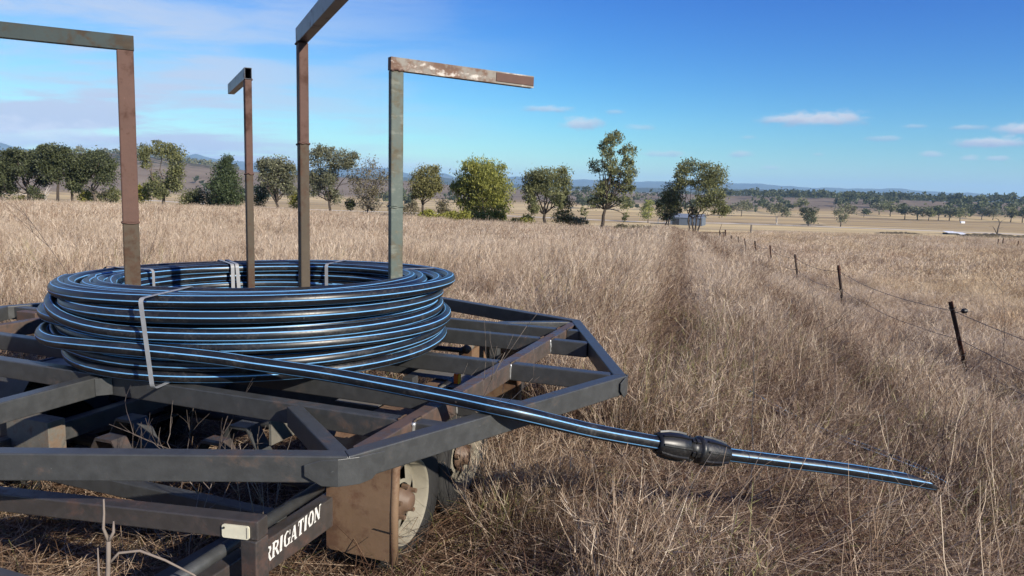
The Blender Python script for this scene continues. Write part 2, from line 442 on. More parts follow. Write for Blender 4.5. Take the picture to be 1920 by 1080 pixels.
WIND = np.array([.55, .25, 0])          # the seeded stems lean to the right and away

def tuft(kind, radius, n, hmin, hmax, w, heads=True):
    a, q = rng.uniform(0, 2*np.pi, n), radius * np.sqrt(rng.uniform(0, 1, n))
    b = np.stack([q*np.cos(a), q*np.sin(a), np.full(n, -.03)], -1)
    if kind == 'tall':
        d = sph(n, 1.0, .20); ln = rng.uniform(hmin, hmax, n)
        bend = WIND * rng.uniform(.0, .75, n)[:, None] + rng.normal(0, .16, (n, 3)); bend[:, 2] -= rng.uniform(.0, .2, n)
        tint = np.clip(rng.normal(.56, .30, n), 0, 1)
        Q, T, P = blades(b, d, ln, np.full(n, w) * rng.uniform(.6, 1.25, n), bend, 4, tint, .012)
        Qs, Ts = [Q], [T]
        if heads:      # feathery seed heads: short awns off the top third
            m = n * 5
            k = np.repeat(np.arange(n), 5); t = rng.uniform(.62, 1.0, m)
            pos = b[k] + d[k]*(ln[k]*t)[:, None] + bend[k]*(ln[k]*t**2)[:, None]
            tip = d[k] + 2*bend[k]; tip /= np.linalg.norm(tip, axis=1)[:, None]
            dd = tip + rng.normal(0, .45, (m, 3)); dd /= np.linalg.norm(dd, axis=1)[:, None]
            Q2, T2, _ = blades(pos, dd, ln[k]*rng.uniform(.06, .16, m), np.full(m, w*.8), rng.normal(0, .2, (m, 3)), 1, np.clip(tint[k] + .2, 0, 1))
            Qs.append(Q2); Ts.append(T2)
        return np.vstack(Qs), np.concatenate(Ts)
    if kind == 'short':
        d = sph(n, .8, .62); ln = rng.uniform(hmin, hmax, n)
        bend = rng.normal(0, .42, (n, 3)); bend[:, 2] = -rng.uniform(.1, .75, n)
        tint = np.clip(rng.normal(.42, .34, n), 0, 1)
        Q, T, P = blades(b, d, ln, np.full(n, w) * rng.uniform(.5, 1.3, n), bend, 4, tint, .03)
        return Q, T
    if kind == 'litter':
        d = np.stack([rng.normal(0, 1, n), rng.normal(0, 1, n), rng.normal(.12, .18, n)], -1); d /= np.linalg.norm(d, axis=1)[:, None]
        b[:, 2] = rng.uniform(-.01, .10, n); ln = rng.uniform(hmin, hmax, n)
        tint = np.clip(rng.normal(.42, .30, n), 0, 1)
        Q, T, P = blades(b, d, ln, np.full(n, w) * rng.uniform(.5, 1.3, n), rng.normal(0, .25, (n, 3)) * np.array([1, 1, .4]), 3, tint, .04)
        return Q, T
    if kind == 'wiry':    # long dark leaning stems
        d = sph(n, 1.0, .25) + np.array([.35, .1, 0]); d /= np.linalg.norm(d, axis=1)[:, None]; ln = rng.uniform(hmin, hmax, n)
        bend = WIND * rng.uniform(.3, 1.0, n)[:, None] + rng.normal(0, .10, (n, 3)); bend[:, 2] -= .12
        Q, T, P = blades(b, d, ln, np.full(n, w), bend, 5, np.clip(rng.normal(.02, .08, n), -.1, .3), .012)
        return Q, T
    if kind == 'stalk':   # lone long straws
        d = sph(n, 1.0, .42); ln = rng.uniform(hmin, hmax, n)
        bend = WIND * rng.uniform(-.3, .6, n)[:, None] + rng.normal(0, .12, (n, 3))
        tint = np.clip(rng.normal(.85, .15, n), 0, 1)
        Q, T, P = blades(b, d, ln, np.full(n, w), bend, 5, tint, .015)
        return Q, T

TUFTS = bpy.data.collections.new('grass_tufts')      # source shapes, not in the scene themselves
def proto(i, Q, T):
    o = quads_obj('grass_tuft', Q, len(Q) // 4, 4, M_GRASS, attr=T)
    COL.objects.unlink(o); o.name = 'tuft_%02d' % i; TUFTS.objects.link(o)
k = 0
for _ in range(4): proto(k, *tuft('tall', .13, 21, .38, .72, .0038)); k += 1          # 0-3 near, tall
for _ in range(4): proto(k, *tuft('short', .16, 46, .12, .36, .0048)); k += 1         # 4-7 near, short
for _ in range(3): proto(k, *tuft('litter', .22, 36, .12, .40, .0052)); k += 1        # 8-10 near, fallen
for _ in range(3): proto(k, *tuft('stalk', .20, 4, .40, .95, .0060)); k += 1          # 11-13 near, straws
for _ in range(4): proto(k, *tuft('tall', .30, 84, .40, .74, .0058)); k += 1          # 14-17 mid, tall
for _ in range(3): proto(k, *tuft('short', .40, 110, .16, .38, .0075)); k += 1        # 18-20 mid, short
for _ in range(4): proto(k, *tuft('tall', 1.0, 190, .42, .76, .016, True)); k += 1    # 21-24 far, tall
for _ in range(2): proto(k, *tuft('short', 1.0, 150, .22, .40, .020)); k += 1         # 25-26 far, short
for _ in range(3): proto(k, *tuft('wiry', .25, 9, .45, .95, .0042)); k += 1           # 27-29 dark wiry stems
for _ in range(3): proto(k, *tuft('short', .14, 16, .14, .34, .0085)); k += 1         # 30-32 broad pale leaves

TO = np.array([-1.151, 3.520]); TPHI = R(-20.426)
def to_trailer(x, y):
    dx, dy = x - TO[0], y - TO[1]
    return dx*math.cos(TPHI) + dy*math.sin(TPHI), -dx*math.sin(TPHI) + dy*math.cos(TPHI)
def vnoise(x, y, f, seed=0):
    """cheap smooth value noise in 0..1"""
    x = x*f + seed*17.3; y = y*f + seed*7.9
    xi, yi = np.floor(x), np.floor(y); u, v = x - xi, y - yi; u = u*u*(3-2*u); v = v*v*(3-2*v)
    h = lambda a, b: np.abs(np.sin(a*127.1 + b*311.7 + seed*13.1) * 43758.5453) % 1.0
    return (h(xi,yi)*(1-u) + h(xi+1,yi)*u)*(1-v) + (h(xi,yi+1)*(1-u) + h(xi+1,yi+1)*u)*v
def scatter(n, r0, r1, half_deg, jitter_out=0.0):
    r = np.sqrt(rng.uniform(r0*r0, r1*r1, n)); a = np.radians(rng.uniform(-half_deg, half_deg, n))
    return r*np.sin(a), r*np.cos(a)
GP, GR, GS, GI = [], [], [], []
def put(x, y, idx, sc, zs, lean):
    n = len(x)
    GP.append(np.stack([x, y, ground(x, y)], -1))
    s_ = x - .224*y
    rdg = np.exp(-((s_ + 1.05)/(.6 + .008*y))**2) * np.clip((y - 4)/2, 0, 1)
    GR.append(np.stack([rng.normal(0, lean, n), rng.normal(0, lean, n) + .30*rdg, rng.normal(0, .9, n)*(1 - .6*rdg)], -1))
    GS.append(np.stack([sc, sc, sc*zs], -1)); GI.append(np.asarray(idx, np.int32))
def track(x, y):
    """two wheel ruts beside the fence: 1 in a rut, 0 outside"""
    s = x - .224*y
    w = .22 + .005*y
    return np.maximum(np.exp(-((s - .02)/w)**2), np.exp(-((s - 1.78)/w)**2)) * np.clip((y - 4.0)/3.0, 0, 1)
def height_mod(x, y):
    s = x - .224*y
    h = .80 + .55*(vnoise(x, y, .55, 1) - .5) + .60*(vnoise(x, y, 1.7, 2) - .5)
    ridge = np.exp(-((s + 1.05)/(.50 + .008*y))**2) * np.clip((y - 4)/2, 0, 1)       # tall pale ridge left of the ruts
    h = h + .38*ridge - .64*track(x, y)
    mid = np.exp(-((s - .9)/.55)**2) * np.clip((y - 4)/3, 0, 1)
    h = h - .10*mid
    low = np.exp(-(((x - 1.6)/1.3)**2 + ((y - 2.9)/1.2)**2))                           # trampled patch in front
    h = h - .42*low
    fl_ = np.exp(-((s - 3.75)/.75)**2) * np.clip((40 - y)/10, 0, 1)          # thin strip along the fence
    h = h*(1 - .50*fl_)
    h = np.where(s > 3.9, h*.80, h)
    ax_, ay_, bx_, by_ = 1.45, 6.1, 2.62, 4.1                                        # parted round the lying pipe
    t_ = np.clip(((x - ax_)*(bx_ - ax_) + (y - ay_)*(by_ - ay_))/((bx_ - ax_)**2 + (by_ - ay_)**2), 0, 1)
    dp = np.hypot(x + .12 - ax_ - t_*(bx_ - ax_), y + .15 - ay_ - t_*(by_ - ay_))
    h = h*(1 - .72*np.exp(-(dp/.30)**2)*(.55 + .45*np.sin(t_*17)))
    return np.clip(h, .16, 1.5)
def keep_off(x, y):
    u, v = to_trailer(x, y)
    under = (np.abs(u) < 1.75) & (np.abs(v) < 1.65) & (np.abs(u) + np.abs(v) < 2.5)
    return under
# near
n = 11000; x, y = scatter(n, .9, 9.0, 52)
hm = height_mod(x, y); un = keep_off(x, y); nearcam = np.hypot(x, y) < 2.3
tall_ok = (~un) & (~nearcam) & (rng.uniform(0, 1, n) < np.clip(hm*1.0, .12, .9))
put(x[tall_ok], y[tall_ok], rng.integers(0, 4, tall_ok.sum()), rng.uniform(.8, 1.15, tall_ok.sum()), hm[tall_ok], .10)
n = 9500; x, y = scatter(n, .8, 9.0, 52)
un = keep_off(x, y); hm = height_mod(x, y)
sc = rng.uniform(.75, 1.25, n) * np.where(un, .75, 1.0)
put(x, y, rng.integers(4, 8, n), sc, np.where(un, .75, .65 + .45*hm), .15)
n = 5200; x, y = scatter(n, .8, 8.0, 52)
put(x, y, rng.integers(8, 11, n), rng.uniform(.7, 1.2, n), np.ones(n), .1)
n = 900; x, y = scatter(n, 2.2, 9.0, 50); ok = ~keep_off(x, y); x, y = x[ok], y[ok]
put(x, y, rng.integers(11, 14, len(x)), rng.uniform(.7, 1.05, len(x)), np.ones(len(x)), .2)
n = 1500; x, y = scatter(n, 3.5, 15.0, 46); s_ = x - .224*y
ok = ~keep_off(x, y) & (s_ > .3) & (s_ < 5.5) & (vnoise(x, y, .5, 8) > .45); x, y = x[ok], y[ok]
put(x, y, rng.integers(27, 30, len(x)), rng.uniform(.8, 1.25, len(x)), np.ones(len(x)), .12)
n = 1500; x, y = scatter(n, .8, 7.5, 52); put(x, y, rng.integers(30, 33, n), rng.uniform(.7, 1.15, n), np.where(keep_off(x, y), .7, 1.0), .2)
# rank grass against the far wheel
u_, v_ = rng.uniform(1.12, 1.55, 46), rng.uniform(-.22, .40, 46)
x, y = TO[0] + u_*math.cos(TPHI) - v_*math.sin(TPHI), TO[1] + u_*math.sin(TPHI) + v_*math.cos(TPHI)
put(x, y, rng.integers(0, 4, 46), rng.uniform(.6, .9, 46), np.ones(46)*.85, .12)
# middle distance
n = 10500; x, y = scatter(n, 7.5, 28.0, 46); hm = height_mod(x, y)
ok = rng.uniform(0, 1, n) < np.clip(hm*1.15, .25, 1)
put(x[ok], y[ok], rng.integers(14, 18, ok.sum()), rng.uniform(.8, 1.2, ok.sum()), hm[ok], .10)
n = 4500; x, y = scatter(n, 7.0, 28.0, 46); hm = height_mod(x, y)
put(x, y, rng.integers(18, 21, n), rng.uniform(.8, 1.2, n), .6 + .5*hm, .12)
# far
n = 15000; x, y = scatter(n, 26.0, 108.0, 44); hm = height_mod(x, y)
put(x, y, rng.integers(21, 25, n), rng.uniform(.8, 1.25, n), np.clip(hm, .4, 1.2), .08)
n = 3500; x, y = scatter(n, 26.0, 118.0, 44)
put(x, y, rng.integers(25, 27, n), rng.uniform(.8, 1.3, n), np.ones(n), .1)
GP, GR, GS, GI = np.vstack(GP), np.vstack(GR), np.vstack(GS), np.concatenate(GI)
me = bpy.data.meshes.new('dry_grass'); me.vertices.add(len(GP)); me.vertices.foreach_set('co', GP.astype(np.float32).ravel())
for nm, ty, arr in (('rot', 'FLOAT_VECTOR', GR), ('scl', 'FLOAT_VECTOR', GS)):
    a = me.attributes.new(nm, ty, 'POINT'); a.data.foreach_set('vector', arr.astype(np.float32).ravel())
a = me.attributes.new('idx', 'INT', 'POINT'); a.data.foreach_set('value', GI)
me.materials.append(M_GRASS)
grass = bpy.data.objects.new('dry_grass', me); COL.objects.link(grass)
tag(grass, kind='stuff', cat='grass', label='tall dry straw coloured grass covering the whole paddock')
ng = bpy.data.node_groups.new('grass_scatter', 'GeometryNodeTree')
ng.interface.new_socket('Geometry', in_out='INPUT', socket_type='NodeSocketGeometry')
ng.interface.new_socket('Geometry', in_out='OUTPUT', socket_type='NodeSocketGeometry')
gi, go = ng.nodes.new('NodeGroupInput'), ng.nodes.new('NodeGroupOutput')
iop = ng.nodes.new('GeometryNodeInstanceOnPoints'); ci = ng.nodes.new('GeometryNodeCollectionInfo')
ci.inputs['Collection'].default_value = TUFTS; ci.inputs['Separate Children'].default_value = True; ci.inputs['Reset Children'].default_value = True
iop.inputs['Pick Instance'].default_value = True
for nm, ty, sock in (('rot', 'FLOAT_VECTOR', 'Rotation'), ('scl', 'FLOAT_VECTOR', 'Scale'), ('idx', 'INT', 'Instance Index')):
    na_ = ng.nodes.new('GeometryNodeInputNamedAttribute'); na_.data_type = ty; na_.inputs['Name'].default_value = nm
    ng.links.new(na_.outputs['Attribute'], iop.inputs[sock])
ng.links.new(gi.outputs[0], iop.inputs['Points']); ng.links.new(ci.outputs[0], iop.inputs['Instance']); ng.links.new(iop.outputs[0], go.inputs[0])
md = grass.modifiers.new('scatter', 'NODES'); md.node_group = ng

# ------------------------------------------------------------------ trees
def leaf_material(name, dark, light, trans=.42):
    mt, N, out = new_mat(name)
    at = N.n('ShaderNodeAttribute', attribute_name='tint').outputs['Fac']
    c = N.mix(at, tuple(dark), tuple(light))
    d = N.n('ShaderNodeBsdfPrincipled'); N.put(d.inputs['Base Color'], c); d.inputs['Roughness'].default_value = .55; d.inputs['Specular IOR Level'].default_value = .35
    t = N.n('ShaderNodeBsdfTranslucent'); N.put(t.inputs[0], c)
    mx = N.n('ShaderNodeMixShader'); mx.inputs[0].default_value = trans
    N.nt.links.new(d.outputs[0], mx.inputs[1]); N.nt.links.new(t.outputs[0], mx.inputs[2]); N.nt.links.new(mx.outputs[0], out.inputs[0])
    return mt
LEAF = dict(
    dark=leaf_material('gum_leaf_dark', (0.042, 0.053, 0.028), (0.175, 0.192, 0.085)),
    olive=leaf_material('gum_leaf_olive', (0.082, 0.092, 0.04), (0.345, 0.345, 0.15)),
    grey=leaf_material('gum_leaf_grey', (0.095, 0.1, 0.06), (0.34, 0.335, 0.2)),
    gold=leaf_material('wattle_leaf', (.115, .108, .040), (.360, .330, .125)),
    willow=leaf_material('willow_leaf', (0.115, 0.13, 0.03), (0.46, 0.45, 0.105)),
    yellow=leaf_material('yellow_shrub_leaf', (0.16, 0.165, 0.034), (0.5, 0.47, 0.1)),
    brown=leaf_material('dry_leaf', (.120, .100, .062), (.320, .280, .165)),
    pine=leaf_material('cypress_leaf', (0.034, 0.052, 0.026), (0.135, 0.17, 0.07)))
def bark(name, a, b):
    mt, N, out = new_mat(name)
    p = N.n('ShaderNodeTexCoord').outputs['Object']
    principled(N, out, N.ramp(N.noise(N.scale(p, (3, 3, .8)), 2.0, 5.0, .65), [(0.3, a), (0.7, b)]), .9, 0, .2)
    return mt
BARK = dict(dark=bark('bark_dark', (.030, .024, .020), (.085, .066, .052)), pale=bark('bark_pale', (.30, .26, .22), (.52, .47, .41)), mid=bark('bark_brown', (.07, .055, .042), (.17, .135, .105)))

def leaf_cloud(lobes, count, size, hang=0.0, clump=16, spread=.16, long=2.2):
    """leaf cards in clumps through ellipsoids: lobes (x, y, z, rx, ry, rz)"""
    L = np.array(lobes, float)
    wgt = (L[:, 3]*L[:, 5]); wgt = wgt/wgt.sum()
    nc = max(4, count // clump)
    li = rng.choice(len(L), nc, p=wgt)
    d = rng.normal(0, 1, (nc, 3)); d /= np.linalg.norm(d, axis=1)[:, None]
    q = rng.uniform(.25, 1.0, nc) ** .55
    cc = L[li, :3] + d*q[:, None]*L[li, 3:6]
    cs = np.minimum(L[li, 3], L[li, 5])
    ctint = np.clip(.42 + .24*rng.normal(0, 1, nc), 0, 1)
    k = np.repeat(np.arange(nc), clump); m = len(k)
    off = rng.normal(0, 1, (m, 3)) * np.array([1, 1, .75])
    P = cc[k] + off*(cs[k]*spread*2.0)[:, None]
    dr = rng.normal(0, 1, (m, 3)); dr[:, 2] -= hang; dr /= np.linalg.norm(dr, axis=1)[:, None]
    sd = np.cross(dr, rng.normal(0, 1, (m, 3))); sd /= np.linalg.norm(sd, axis=1)[:, None]
    s = size*rng.uniform(.6, 1.35, m)
    a, b = dr*(s*long*.5)[:, None], sd*(s*.5)[:, None]
    Q = np.stack([P - a, P + b*.9 - a*.1, P + a, P - b*.9 - a*.1], 1).reshape(-1, 3)
    T = np.repeat(np.clip(ctint[k] + rng.normal(0, .11, m), 0, 1), 4)
    return Q, T
def limb_path(a, b, sag, n=5):
    a, b = Vector(a), Vector(b); o = []
    for i in range(n + 1):
        t = i/n
        p = a.lerp(b, t); p.z += sag*math.sin(t*math.pi)
        if 0 < i < n: p += Vector((random.gauss(0, 1), random.gauss(0, 1), random.gauss(0, .5)))*(b - a).length*.035
        o.append(p)
    return o
def make_tree(name, label, cat, base, mpp, lobes_px, base_px, leaf, bk, count, size, fork=.28, trunks=1, tr=.16, hang=.4, group='gum trees along the far edge of the paddock',
              spread=.16, long=2.2, depth=.9, lean=0.0, limbs=True):
    """lobes_px: outline lobes read off the photograph relative to the foot of the tree, in units of mpp metres"""
    bx, by = base; bz = gz(bx, by)
    o = empty(name, (bx, by, bz), 0, label, cat, group)
    L = []
    H = max((base_px[1] - l[1] + l[3]) for l in lobes_px)*mpp
    rmax = max(abs(l[0] - base_px[0]) + l[2] for l in lobes_px)*mpp
    for l in lobes_px:
        dx, dz, rx, rz = (l[0]-base_px[0])*mpp, (base_px[1]-l[1])*mpp, l[2]*mpp, l[3]*mpp
        room = math.sqrt(max(rmax**2 - dx**2, 0))*.42*depth
        dy = random.uniform(-1, 1)*room
        L.append((dx, dy, dz, rx, max(rx, rz)*.95*depth, rz))
    for l in list(L):                                   # ragged outline: little sprays off the lobes
        for _ in range(2):
            d_ = Vector((random.gauss(0, 1), random.gauss(0, .8), random.gauss(.15, .8))).normalized(); q_ = random.uniform(.28, .46)
            L.append((l[0] + d_.x*l[3]*1.02, l[1] + d_.y*l[4], l[2] + d_.z*l[5]*1.02, l[3]*q_, l[4]*q_, l[5]*q_))
    Q, T = leaf_cloud(L, int(count*2.3), size*.58, hang, clump=15, spread=spread*1.12, long=long)
    crown = quads_obj('crown', Q, len(Q)//4, 4, LEAF[leaf], o, attr=T)
    parts_ = []
    if limbs:
        lo = min(l[2] - l[5] for l in L)
        for ti in range(trunks):
            ox = (ti - (trunks-1)/2)*tr*2.2
            fz = max(H*fork*random.uniform(.85, 1.15), .5)
            top = (ox*(2.2 if trunks > 1 else 1) + lean*fz, random.uniform(-.1, .1)*fz, fz)
            tp = limb_path((ox, 0, -.25), top, 0, 4)
            parts_.append(tube_geo(tp, [tr*(1.25 - .45*i/4) for i in range(5)], 7))
            main_ = L[:len(lobes_px)]; mine = [l for q, l in enumerate(main_) if q % trunks == ti] or L[:1]
            for l in mine:
                e = (l[0], l[1], l[2] + l[5]*.25)
                ln = (Vector(e) - Vector(top)).length
                pth = limb_path(top, e, -.10*ln if l[2] > fz else .1*ln, 5)
                r0 = tr*.62*min(1, .45 + l[3]*l[5]/ (4*mpp*mpp*60))
                parts_.append(tube_geo(pth, [r0*(1 - .82*i/5) for i in range(6)], 5))
                for _ in range(3):                      # lesser branches inside the lobe
                    i0 = random.randint(2, 4); s0 = pth[i0]
                    dv = Vector((random.gauss(0, 1)*l[3], random.gauss(0, 1)*l[4], abs(random.gauss(0, .9))*l[5]))*.62
                    parts_.append(tube_geo(limb_path(s0, s0 + dv, 0, 3), [r0*.42, r0*.3, r0*.2, r0*.08], 4, False))
        V, Fc = join_geo(parts_)
        mesh_obj('trunk', V, Fc, BARK[bk], o, smooth=True)
    return o
TG = 'trees standing along the far edge of the paddock'
make_tree('gum_tree', 'dark bushy gum tree cut off by the left edge of the picture', 'tree', (-64.07, 92), .0667,
    [(-25,310,30,28),(5,300,25,24),(-5,340,25,20),(16,325,15,18)], (0,383), 'dark', 'dark', 4200, .26, tr=.22, group=TG)
make_tree('gum_tree', 'broad dark gum tree with forked limbs, second big crown from the left edge', 'tree', (-60.48, 92), .0667,
    [(32,298,22,18),(58,292,24,14),(80,303,18,18),(26,322,14,16),(60,316,22,14),(45,284,18,8),(76,334,11,10),(22,350,8,8)], (54,384), 'dark', 'dark', 4300, .25, fork=.24, tr=.24, group=TG)
make_tree('gum_sapling', 'little dark sapling just right of the broad forked gum tree', 'tree', (-58.12, 90), .0653, [(70,358,10,13),(66,350,7,8)], (70,384), 'dark', 'dark', 420, .2, fork=.3, tr=.1, group=TG)
make_tree('gum_tree', 'tall dark gum tree with a wispy top and straight black trunk', 'tree', (-55.52, 90), .0653,
    [(108,280,24,13),(95,300,15,18),(118,298,18,18),(104,320,20,16),(128,277,12,6),(90,276,9,6)], (110,384), 'dark', 'dark', 3700, .23, fork=.45, tr=.16, group=TG)
make_tree('gum_tree', 'rounded dark gum tree on a leaning trunk beside the wispy-topped one', 'tree', (-54.8, 91.5), .0653,
    [(135,302,20,17),(125,325,18,15),(145,320,14,15),(130,343,14,12)], (121,385), 'dark', 'dark', 3000, .23, fork=.42, tr=.15, lean=.12, group=TG)
make_tree('gum_tree', 'thin-crowned gum tree with pale branches left of the nearest brown post', 'tree', (-52.37, 92), .0667,
    [(168,298,24,16),(196,304,24,19),(158,322,14,12),(205,328,15,16),(180,286,18,7),(186,318,18,12)], (176,388), 'dark', 'mid', 3100, .24, fork=.35, tr=.16, spread=.2, group=TG)
make_tree('gum_tree', 'tall umbrella-shaped gum tree with a hollow middle between the brown posts', 'tree', (-43.59, 92), .0667,
    [(300,277,21,12),(330,286,19,15),(277,285,11,15),(337,305,11,17),(279,306,8,9),(333,324,13,16),(298,345,17,13),(325,343,15,13),(288,329,9,9),(310,360,12,8)], (308,391), 'olive', 'mid', 4300, .23, fork=.3, tr=.18, group=TG)
make_tree('cypress_tree', 'dense dark green pointed tree with foliage to the ground', 'tree', (-35.81, 92), .0667,
    [(425,300,9,11),(421,318,18,16),(425,338,26,17),(428,358,30,17),(420,374,24,10),(440,372,16,10)], (425,396), 'pine', 'dark', 5200, .22, fork=.2, tr=.2, hang=-.2, group=TG)
make_tree('gum_tree', 'grey-green gum tree with a crooked trunk between the two thin posts', 'tree', (-29.23, 92), .0667,
    [(508,314,22,15),(525,311,24,15),(542,324,17,16),(500,334,12,12),(522,337,20,15),(510,357,11,11),(538,351,12,13),(491,309,8,11)], (524,401), 'grey', 'dark', 4300, .22, fork=.22, tr=.17, lean=-.25, group=TG)
make_tree('gum_tree', 'spreading grey-green gum tree just right of the second brown post', 'tree', (-23.09, 92.2), .0669,
    [(592,297,14,18),(612,290,12,15),(640,300,26,17),(604,330,25,18),(590,342,13,14),(622,340,12,14),(592,360,9,12),(626,370,12,13),(656,310,11,12)], (617,408), 'grey', 'dark', 4700, .22, fork=.24, tr=.17, group=TG)
make_tree('dying_gum_tree', 'half bare brownish gum tree with sparse leaves left of the teal post', 'tree', (-18.78, 95), .0689,
    [(692,309,13,15),(668,332,14,13),(702,340,22,23),(685,358,20,15),(717,330,10,15),(690,382,17,11)], (690,408), 'brown', 'mid', 1900, .20, fork=.2, tr=.13, spread=.26, group=TG)
make_tree('golden_tree', 'round golden-topped tree right behind the teal post', 'tree', (-10.7, 86.4), .0627,
    [(797,329,24,15),(781,345,14,17),(808,348,17,16),(792,360,21,13),(818,351,8,13)], (792,419), 'gold', 'dark', 3600, .19, fork=.35, tr=.16, hang=1.0, group=TG)
make_tree('willow_tree', 'big rounded yellow-green tree weeping to the ground, widest crown in the row', 'tree', (-3.95, 94), .0682,
    [(892,323,32,22),(919,322,26,19),(870,346,21,21),(931,350,23,25),(900,352,30,24),(855,356,12,14),(910,385,34,22),(880,380,22,20),(942,380,14,24),(905,405,38,11)], (905,422), 'willow', 'mid', 8200, .22, fork=.3, tr=.24, hang=1.6, long=3.0, group=TG)
make_tree('gum_tree', 'dome-shaped olive gum tree with drooping edges right of the big willow', 'tree', (3.59, 86.6), .0628,
    [(1020,331,20,15),(996,338,16,17),(1049,333,16,17),(990,362,13,19),(1025,355,22,17),(1058,350,8,15),(1000,390,9,13),(1042,372,12,15)], (1020,432), 'olive', 'dark', 4300, .20, fork=.26, tr=.19, hang=1.1, long=2.6, group=TG)
make_tree('wattle_bush', 'yellowish leafy bush leaning on the dome-shaped gum tree', 'bush', (6.13, 91), .0667, [(1057,380,14,16),(1052,402,16,14),(1070,410,10,9)], (1055,430), 'gold', 'mid', 1300, .2, fork=.2, tr=.1, hang=.8, group=TG)
make_tree('gum_tree', 'tallest gum tree, narrow and ragged with sky showing through, on a leaning dark trunk', 'tree', (10.24, 86.6), .0628,
    [(1140,265,17,13),(1127,276,9,10),(1168,286,14,14),(1130,292,12,11),(1168,308,12,13),(1115,313,13,13),(1140,313,13,15),(1175,329,13,17),(1150,326,13,11),(1120,355,17,13),(1142,342,13,9),(1160,350,12,11),(1135,372,21,11),(1165,378,13,13),(1115,382,15,9),(1092,398,7,8),(1172,405,6,9),(1178,355,9,9)], (1126,437), 'olive', 'dark', 4600, .21, fork=.24, tr=.20, lean=.15, hang=.9, long=2.4, spread=.13, group=TG)
make_tree('gum_tree', 'small dark gum tree with twin stems tucked against the left of the shed tree', 'tree', (19.13, 92), .0667,
    [(1260,370,17,15),(1254,355,15,14),(1245,382,15,13),(1265,388,11,13),(1237,390,9,13),(1252,402,13,9)], (1250,436), 'olive', 'mid', 2500, .20, fork=.3, trunks=2, tr=.09, hang=.8, group=TG)
make_tree('gum_tree', 'big many-stemmed gum tree with dense round crown in front of the pale shed', 'tree', (21.87, 89.5), .0649,
    [(1285,316,21,13),(1272,329,12,12),(1322,325,26,17),(1335,341,18,21),(1310,345,21,13),(1332,372,21,17),(1312,382,15,13),(1302,397,8,9),(1349,395,13,11),(1270,346,14,10),(1357,392,8,8)], (1300,444), 'olive', 'dark', 5600, .20, fork=.24, trunks=4, tr=.10, hang=.8, group=TG)

SG = 'shrubs growing under the tree row'
def shrub(label, x, y, mpp, lobes, bpx, leaf, n, size=.2, hang=.2):
    make_tree('shrub', label, 'shrub', (x, y), mpp, lobes, bpx, leaf, 'mid', n, size, fork=.15, tr=.05, hang=hang, group=SG)
def at_px(px_, D): return (px_ - 960)/FP*D
shrub('yellow-green rounded shrub just right of the nearest brown post', at_px(268, 93), 93, .0675, [(268,360,14,16),(258,368,8,10)], (268,391), 'yellow', 900)
shrub('dark green shrub hidden behind the left of the nearest brown post', at_px(206, 93), 93, .0675, [(205,368,16,16),(216,360,10,10)], (206,391), 'olive', 900)
shrub('yellow-green shrub under the thin-crowned gum tree', at_px(160, 94), 94, .068, [(160,366,13,15),(168,376,12,8)], (160,390), 'yellow', 800)
shrub('low yellowish shrub near the left edge under the forked gum tree', at_px(30, 93), 93, .0675, [(22,376,14,6),(38,372,10,10)], (30,387), 'gold', 500)
shrub('dark green shrub at the foot of the umbrella-shaped gum tree', at_px(352, 94), 94, .068, [(352,370,14,14)], (352,391), 'olive', 700)
shrub('dark rounded shrub in the gap left of the pointed cypress', at_px(373, 95), 95, .069, [(375,366,15,17),(364,376,12,10)], (373,393), 'dark', 900)
shrub('olive shrub touching the left side of the pointed cypress', at_px(399, 95), 95, .069, [(400,372,12,14)], (399,394), 'olive', 600)
shrub('narrow dark shrub right behind the thinnest brown post', at_px(487, 95), 95, .069, [(487,365,12,17),(484,380,11,9)], (487,400), 'pine', 900)
shrub('tall narrow yellow shrub beside the crooked gum tree', at_px(550, 95), 95, .069, [(550,366,9,12),(551,384,9,12)], (550,404), 'yellow', 600)
shrub('small dark shrub between the spreading gum and the half bare one', at_px(656, 96), 96, .07, [(655,381,8,11)], (656,407), 'dark', 420)
shrub('pale mixed shrub behind the teal post', at_px(745, 95), 95, .069, [(742,394,16,13),(770,390,12,12)], (745,414), 'brown', 700)
shrub('brown-leaved shrub between the golden tree and the willow', at_px(828, 95), 95, .069, [(828,388,11,15)], (828,418), 'brown', 600)
shrub('low bright yellow-green shrub in front of the golden tree', at_px(802, 86), 86, .0624, [(800,404,14,9),(790,408,10,7)], (802,420), 'yellow', 800)
shrub('low bright yellow-green shrub at the left foot of the willow', at_px(850, 87), 87, .0631, [(846,409,20,9),(868,405,10,9)], (850,424), 'yellow', 1000)
shrub('low yellow-green shrub between the willow and the dome-shaped gum', at_px(985, 88), 88, .0638, [(982,412,14,10),(965,418,12,7)], (985,430), 'yellow', 650)
shrub('pale little shrub between the dome-shaped gum and the tallest gum', at_px(1085, 90), 90, .0653, [(1085,415,11,9)], (1085,434), 'grey', 420)
shrub('low dark brown patch of weeds to the right of the tallest gum tree', at_px(1190, 84), 84, .061, [(1165,427,16,5),(1190,428,22,5),(1218,430,16,5)], (1190,440), 'brown', 900, .18)
